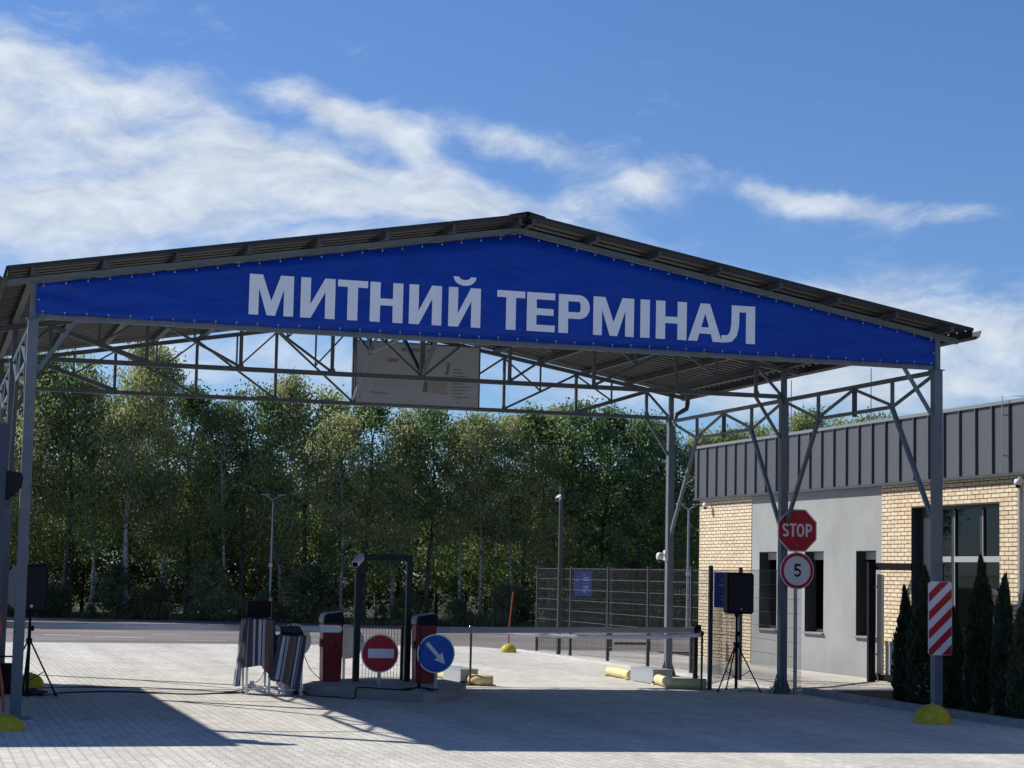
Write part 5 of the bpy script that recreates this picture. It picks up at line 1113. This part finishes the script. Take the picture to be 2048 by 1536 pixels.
for (x, y, H, r, l) in ((13.15, 2.60, 1.72, .19, 'leftmost slim dark thuja with a ragged tip against the lit brick'), (13.15, 2.03, 2.02, .27, 'dark thuja between the wicket gate and the striped plate'), (13.18, 1.25, 1.42, .22, 'short dark thuja directly behind the striped plate column'),
                        (13.15, .44, 2.18, .215, 'tallest dark thuja in front of the entrance glass'), (13.17, -.22, 1.92, .20, 'dark thuja with forked tip against the right brick pier'), (13.15, -.80, 1.82, .26, 'rightmost dark thuja cut by the picture edge'), (13.2, -1.7, 1.9, .26, 'next thuja along the bed outside the picture')):
    thuja(x, y, H, r, l)
# ------------------------------------------------------------------ people by the office entrance
def person(x, y, H, face, label, hair, shirt, rotz):
    T = thing('person', label, 'person', (0, 0, 0)); s = H/1.75
    def skin(name, pts, edges, m_, root=0):
        me = bpy.data.meshes.new(name); me.from_pydata([(p[0]*s, p[1]*s, p[2]*s) for p in pts], edges, []); o = bpy.data.objects.new(name, me); COL.objects.link(o); o.parent = T
        o.modifiers.new('skin', 'SKIN'); sv_ = me.skin_vertices[0].data
        for i, p in enumerate(pts): sv_[i].radius = (p[3]*s, (p[4] if len(p) > 4 else p[3])*s); sv_[i].use_root = (i == root)
        q = o.modifiers.new('sub', 'SUBSURF'); q.levels = q.render_levels = 2; me.materials.append(m_); return o
    # body: one continuous surface, pelvis root
    B = [(0, 0, .95, .15, .11), (0, .0, 1.15, .13, .10), (0, .0, 1.36, .165, .11), (0, -.01, 1.47, .06), (0, -.015, 1.56, .055),
         (.19, 0, 1.42, .06), (.24, .02, 1.15, .045), (.25, -.08, .90, .036), (.25, -.12, .80, .03), (-.19, 0, 1.42, .06), (-.24, .02, 1.15, .045), (-.25, -.08, .90, .036), (-.25, -.12, .80, .03),
         (.10, 0, .86, .09), (.11, -.01, .48, .062), (.115, .01, .09, .042), (.12, -.12, .035, .035), (-.10, 0, .86, .09), (-.11, .02, .48, .062), (-.115, .04, .09, .042), (-.12, -.09, .035, .035),
         (0, -.02, 1.635, .088, .095), (0, -.012, 1.70, .078, .085)]
    E_ = [(0, 1), (1, 2), (2, 3), (3, 4), (4, 21), (21, 22), (2, 5), (5, 6), (6, 7), (7, 8), (2, 9), (9, 10), (10, 11), (11, 12), (0, 13), (13, 14), (14, 15), (15, 16), (0, 17), (17, 18), (18, 19), (19, 20)]
    skin('body', B, E_, SKIN)
    for sx in (1, -1):
        for k, (dx, l) in enumerate(((-.02, .07), (-.007, .085), (.007, .08), (.02, .065))): skin('finger', [(sx*.25, -.13+dx*.8, .79, .010), (sx*.252, -.14+dx, .79-l*.5, .009), (sx*.245, -.145+dx, .79-l, .007)], [(0, 1), (1, 2)], SKIN)
        skin('thumb', [(sx*.24, -.15, .80, .010), (sx*.225, -.175, .765, .009), (sx*.222, -.18, .735, .008)], [(0, 1), (1, 2)], SKIN)
    skin('shirt', [(0, 0, .93, .17, .13), (0, 0, 1.15, .155, .12), (0, 0, 1.36, .185, .128), (0, -.005, 1.45, .085), (.20, 0, 1.42, .078), (.245, .015, 1.17, .066), (-.20, 0, 1.42, .078), (-.245, .015, 1.17, .066)], [(0, 1), (1, 2), (2, 3), (2, 4), (4, 5), (2, 6), (6, 7)], shirt)
    skin('trousers', [(0, 0, .96, .165, .125), (.10, 0, .84, .105), (.11, 0, .48, .08), (.115, .015, .10, .068), (-.10, 0, .84, .105), (-.11, .02, .48, .08), (-.115, .045, .10, .068)], [(0, 1), (1, 2), (2, 3), (0, 4), (4, 5), (5, 6)], TROUS)
    for sx, yy in ((.12, -.05), (-.12, -.02)): skin('shoe', [(sx, yy+.06, .045, .05), (sx, yy-.05, .04, .048), (sx, yy-.13, .03, .036)], [(0, 1), (1, 2)], BLACKP)
    m = MB(); bm = bmesh.new(); bmesh.ops.create_icosphere(bm, subdivisions=3, radius=.105*s)
    bmesh.ops.delete(bm, geom=[v for v in bm.verts if v.co.z < -.005*s and v.co.y < .03*s or v.co.z < -.06*s], context='VERTS')
    m.bm(bm, Matrix.Translation((0, .002, 1.668*s)) @ Matrix.Diagonal((.86, 1.02, 1.0, 1)), True); m.build('hair', hair, T, wn=False)
    m = MB(); m.tube([(0, -.105*s, 1.66*s), (0, -.128*s, 1.625*s), (0, -.11*s, 1.612*s)], [.009*s, .014*s, .012*s], 8)
    for sx in (1, -1): m.tube([(sx*.083*s, -.005, 1.60*s), (sx*.096*s, .01, 1.635*s), (sx*.085*s, 0, 1.665*s)], .012*s, 6)
    m.build('nose_and_ears', SKIN, T, wn=False)
    m = MB()
    for sx in (1, -1): m.tube([(sx*.034*s, -.094*s, 1.645*s), (sx*.034*s, -.104*s, 1.645*s)], .009*s, 8)
    m.tube([(-.025*s, -.102*s, 1.585*s), (0, -.107*s, 1.583*s), (.025*s, -.102*s, 1.585*s)], .004*s, 6); m.build('eyes_and_mouth', mat('dark features', (.06, .03, .025), .5), T, wn=False)
    T.location = (x, y, .02); T.rotation_euler = (0, 0, rotz); return T
person(15.10, 3.35, 1.72, 0, 'grey-haired person in a pale blue shirt standing behind the thujas by the entrance', HAIRG, SHIRT, R(-60))
person(15.72, 3.0, 1.60, 0, 'person in a blue shirt standing behind the rightmost thujas', HAIRB, SHIRT2, R(40))
bpy.context.view_layer.update()
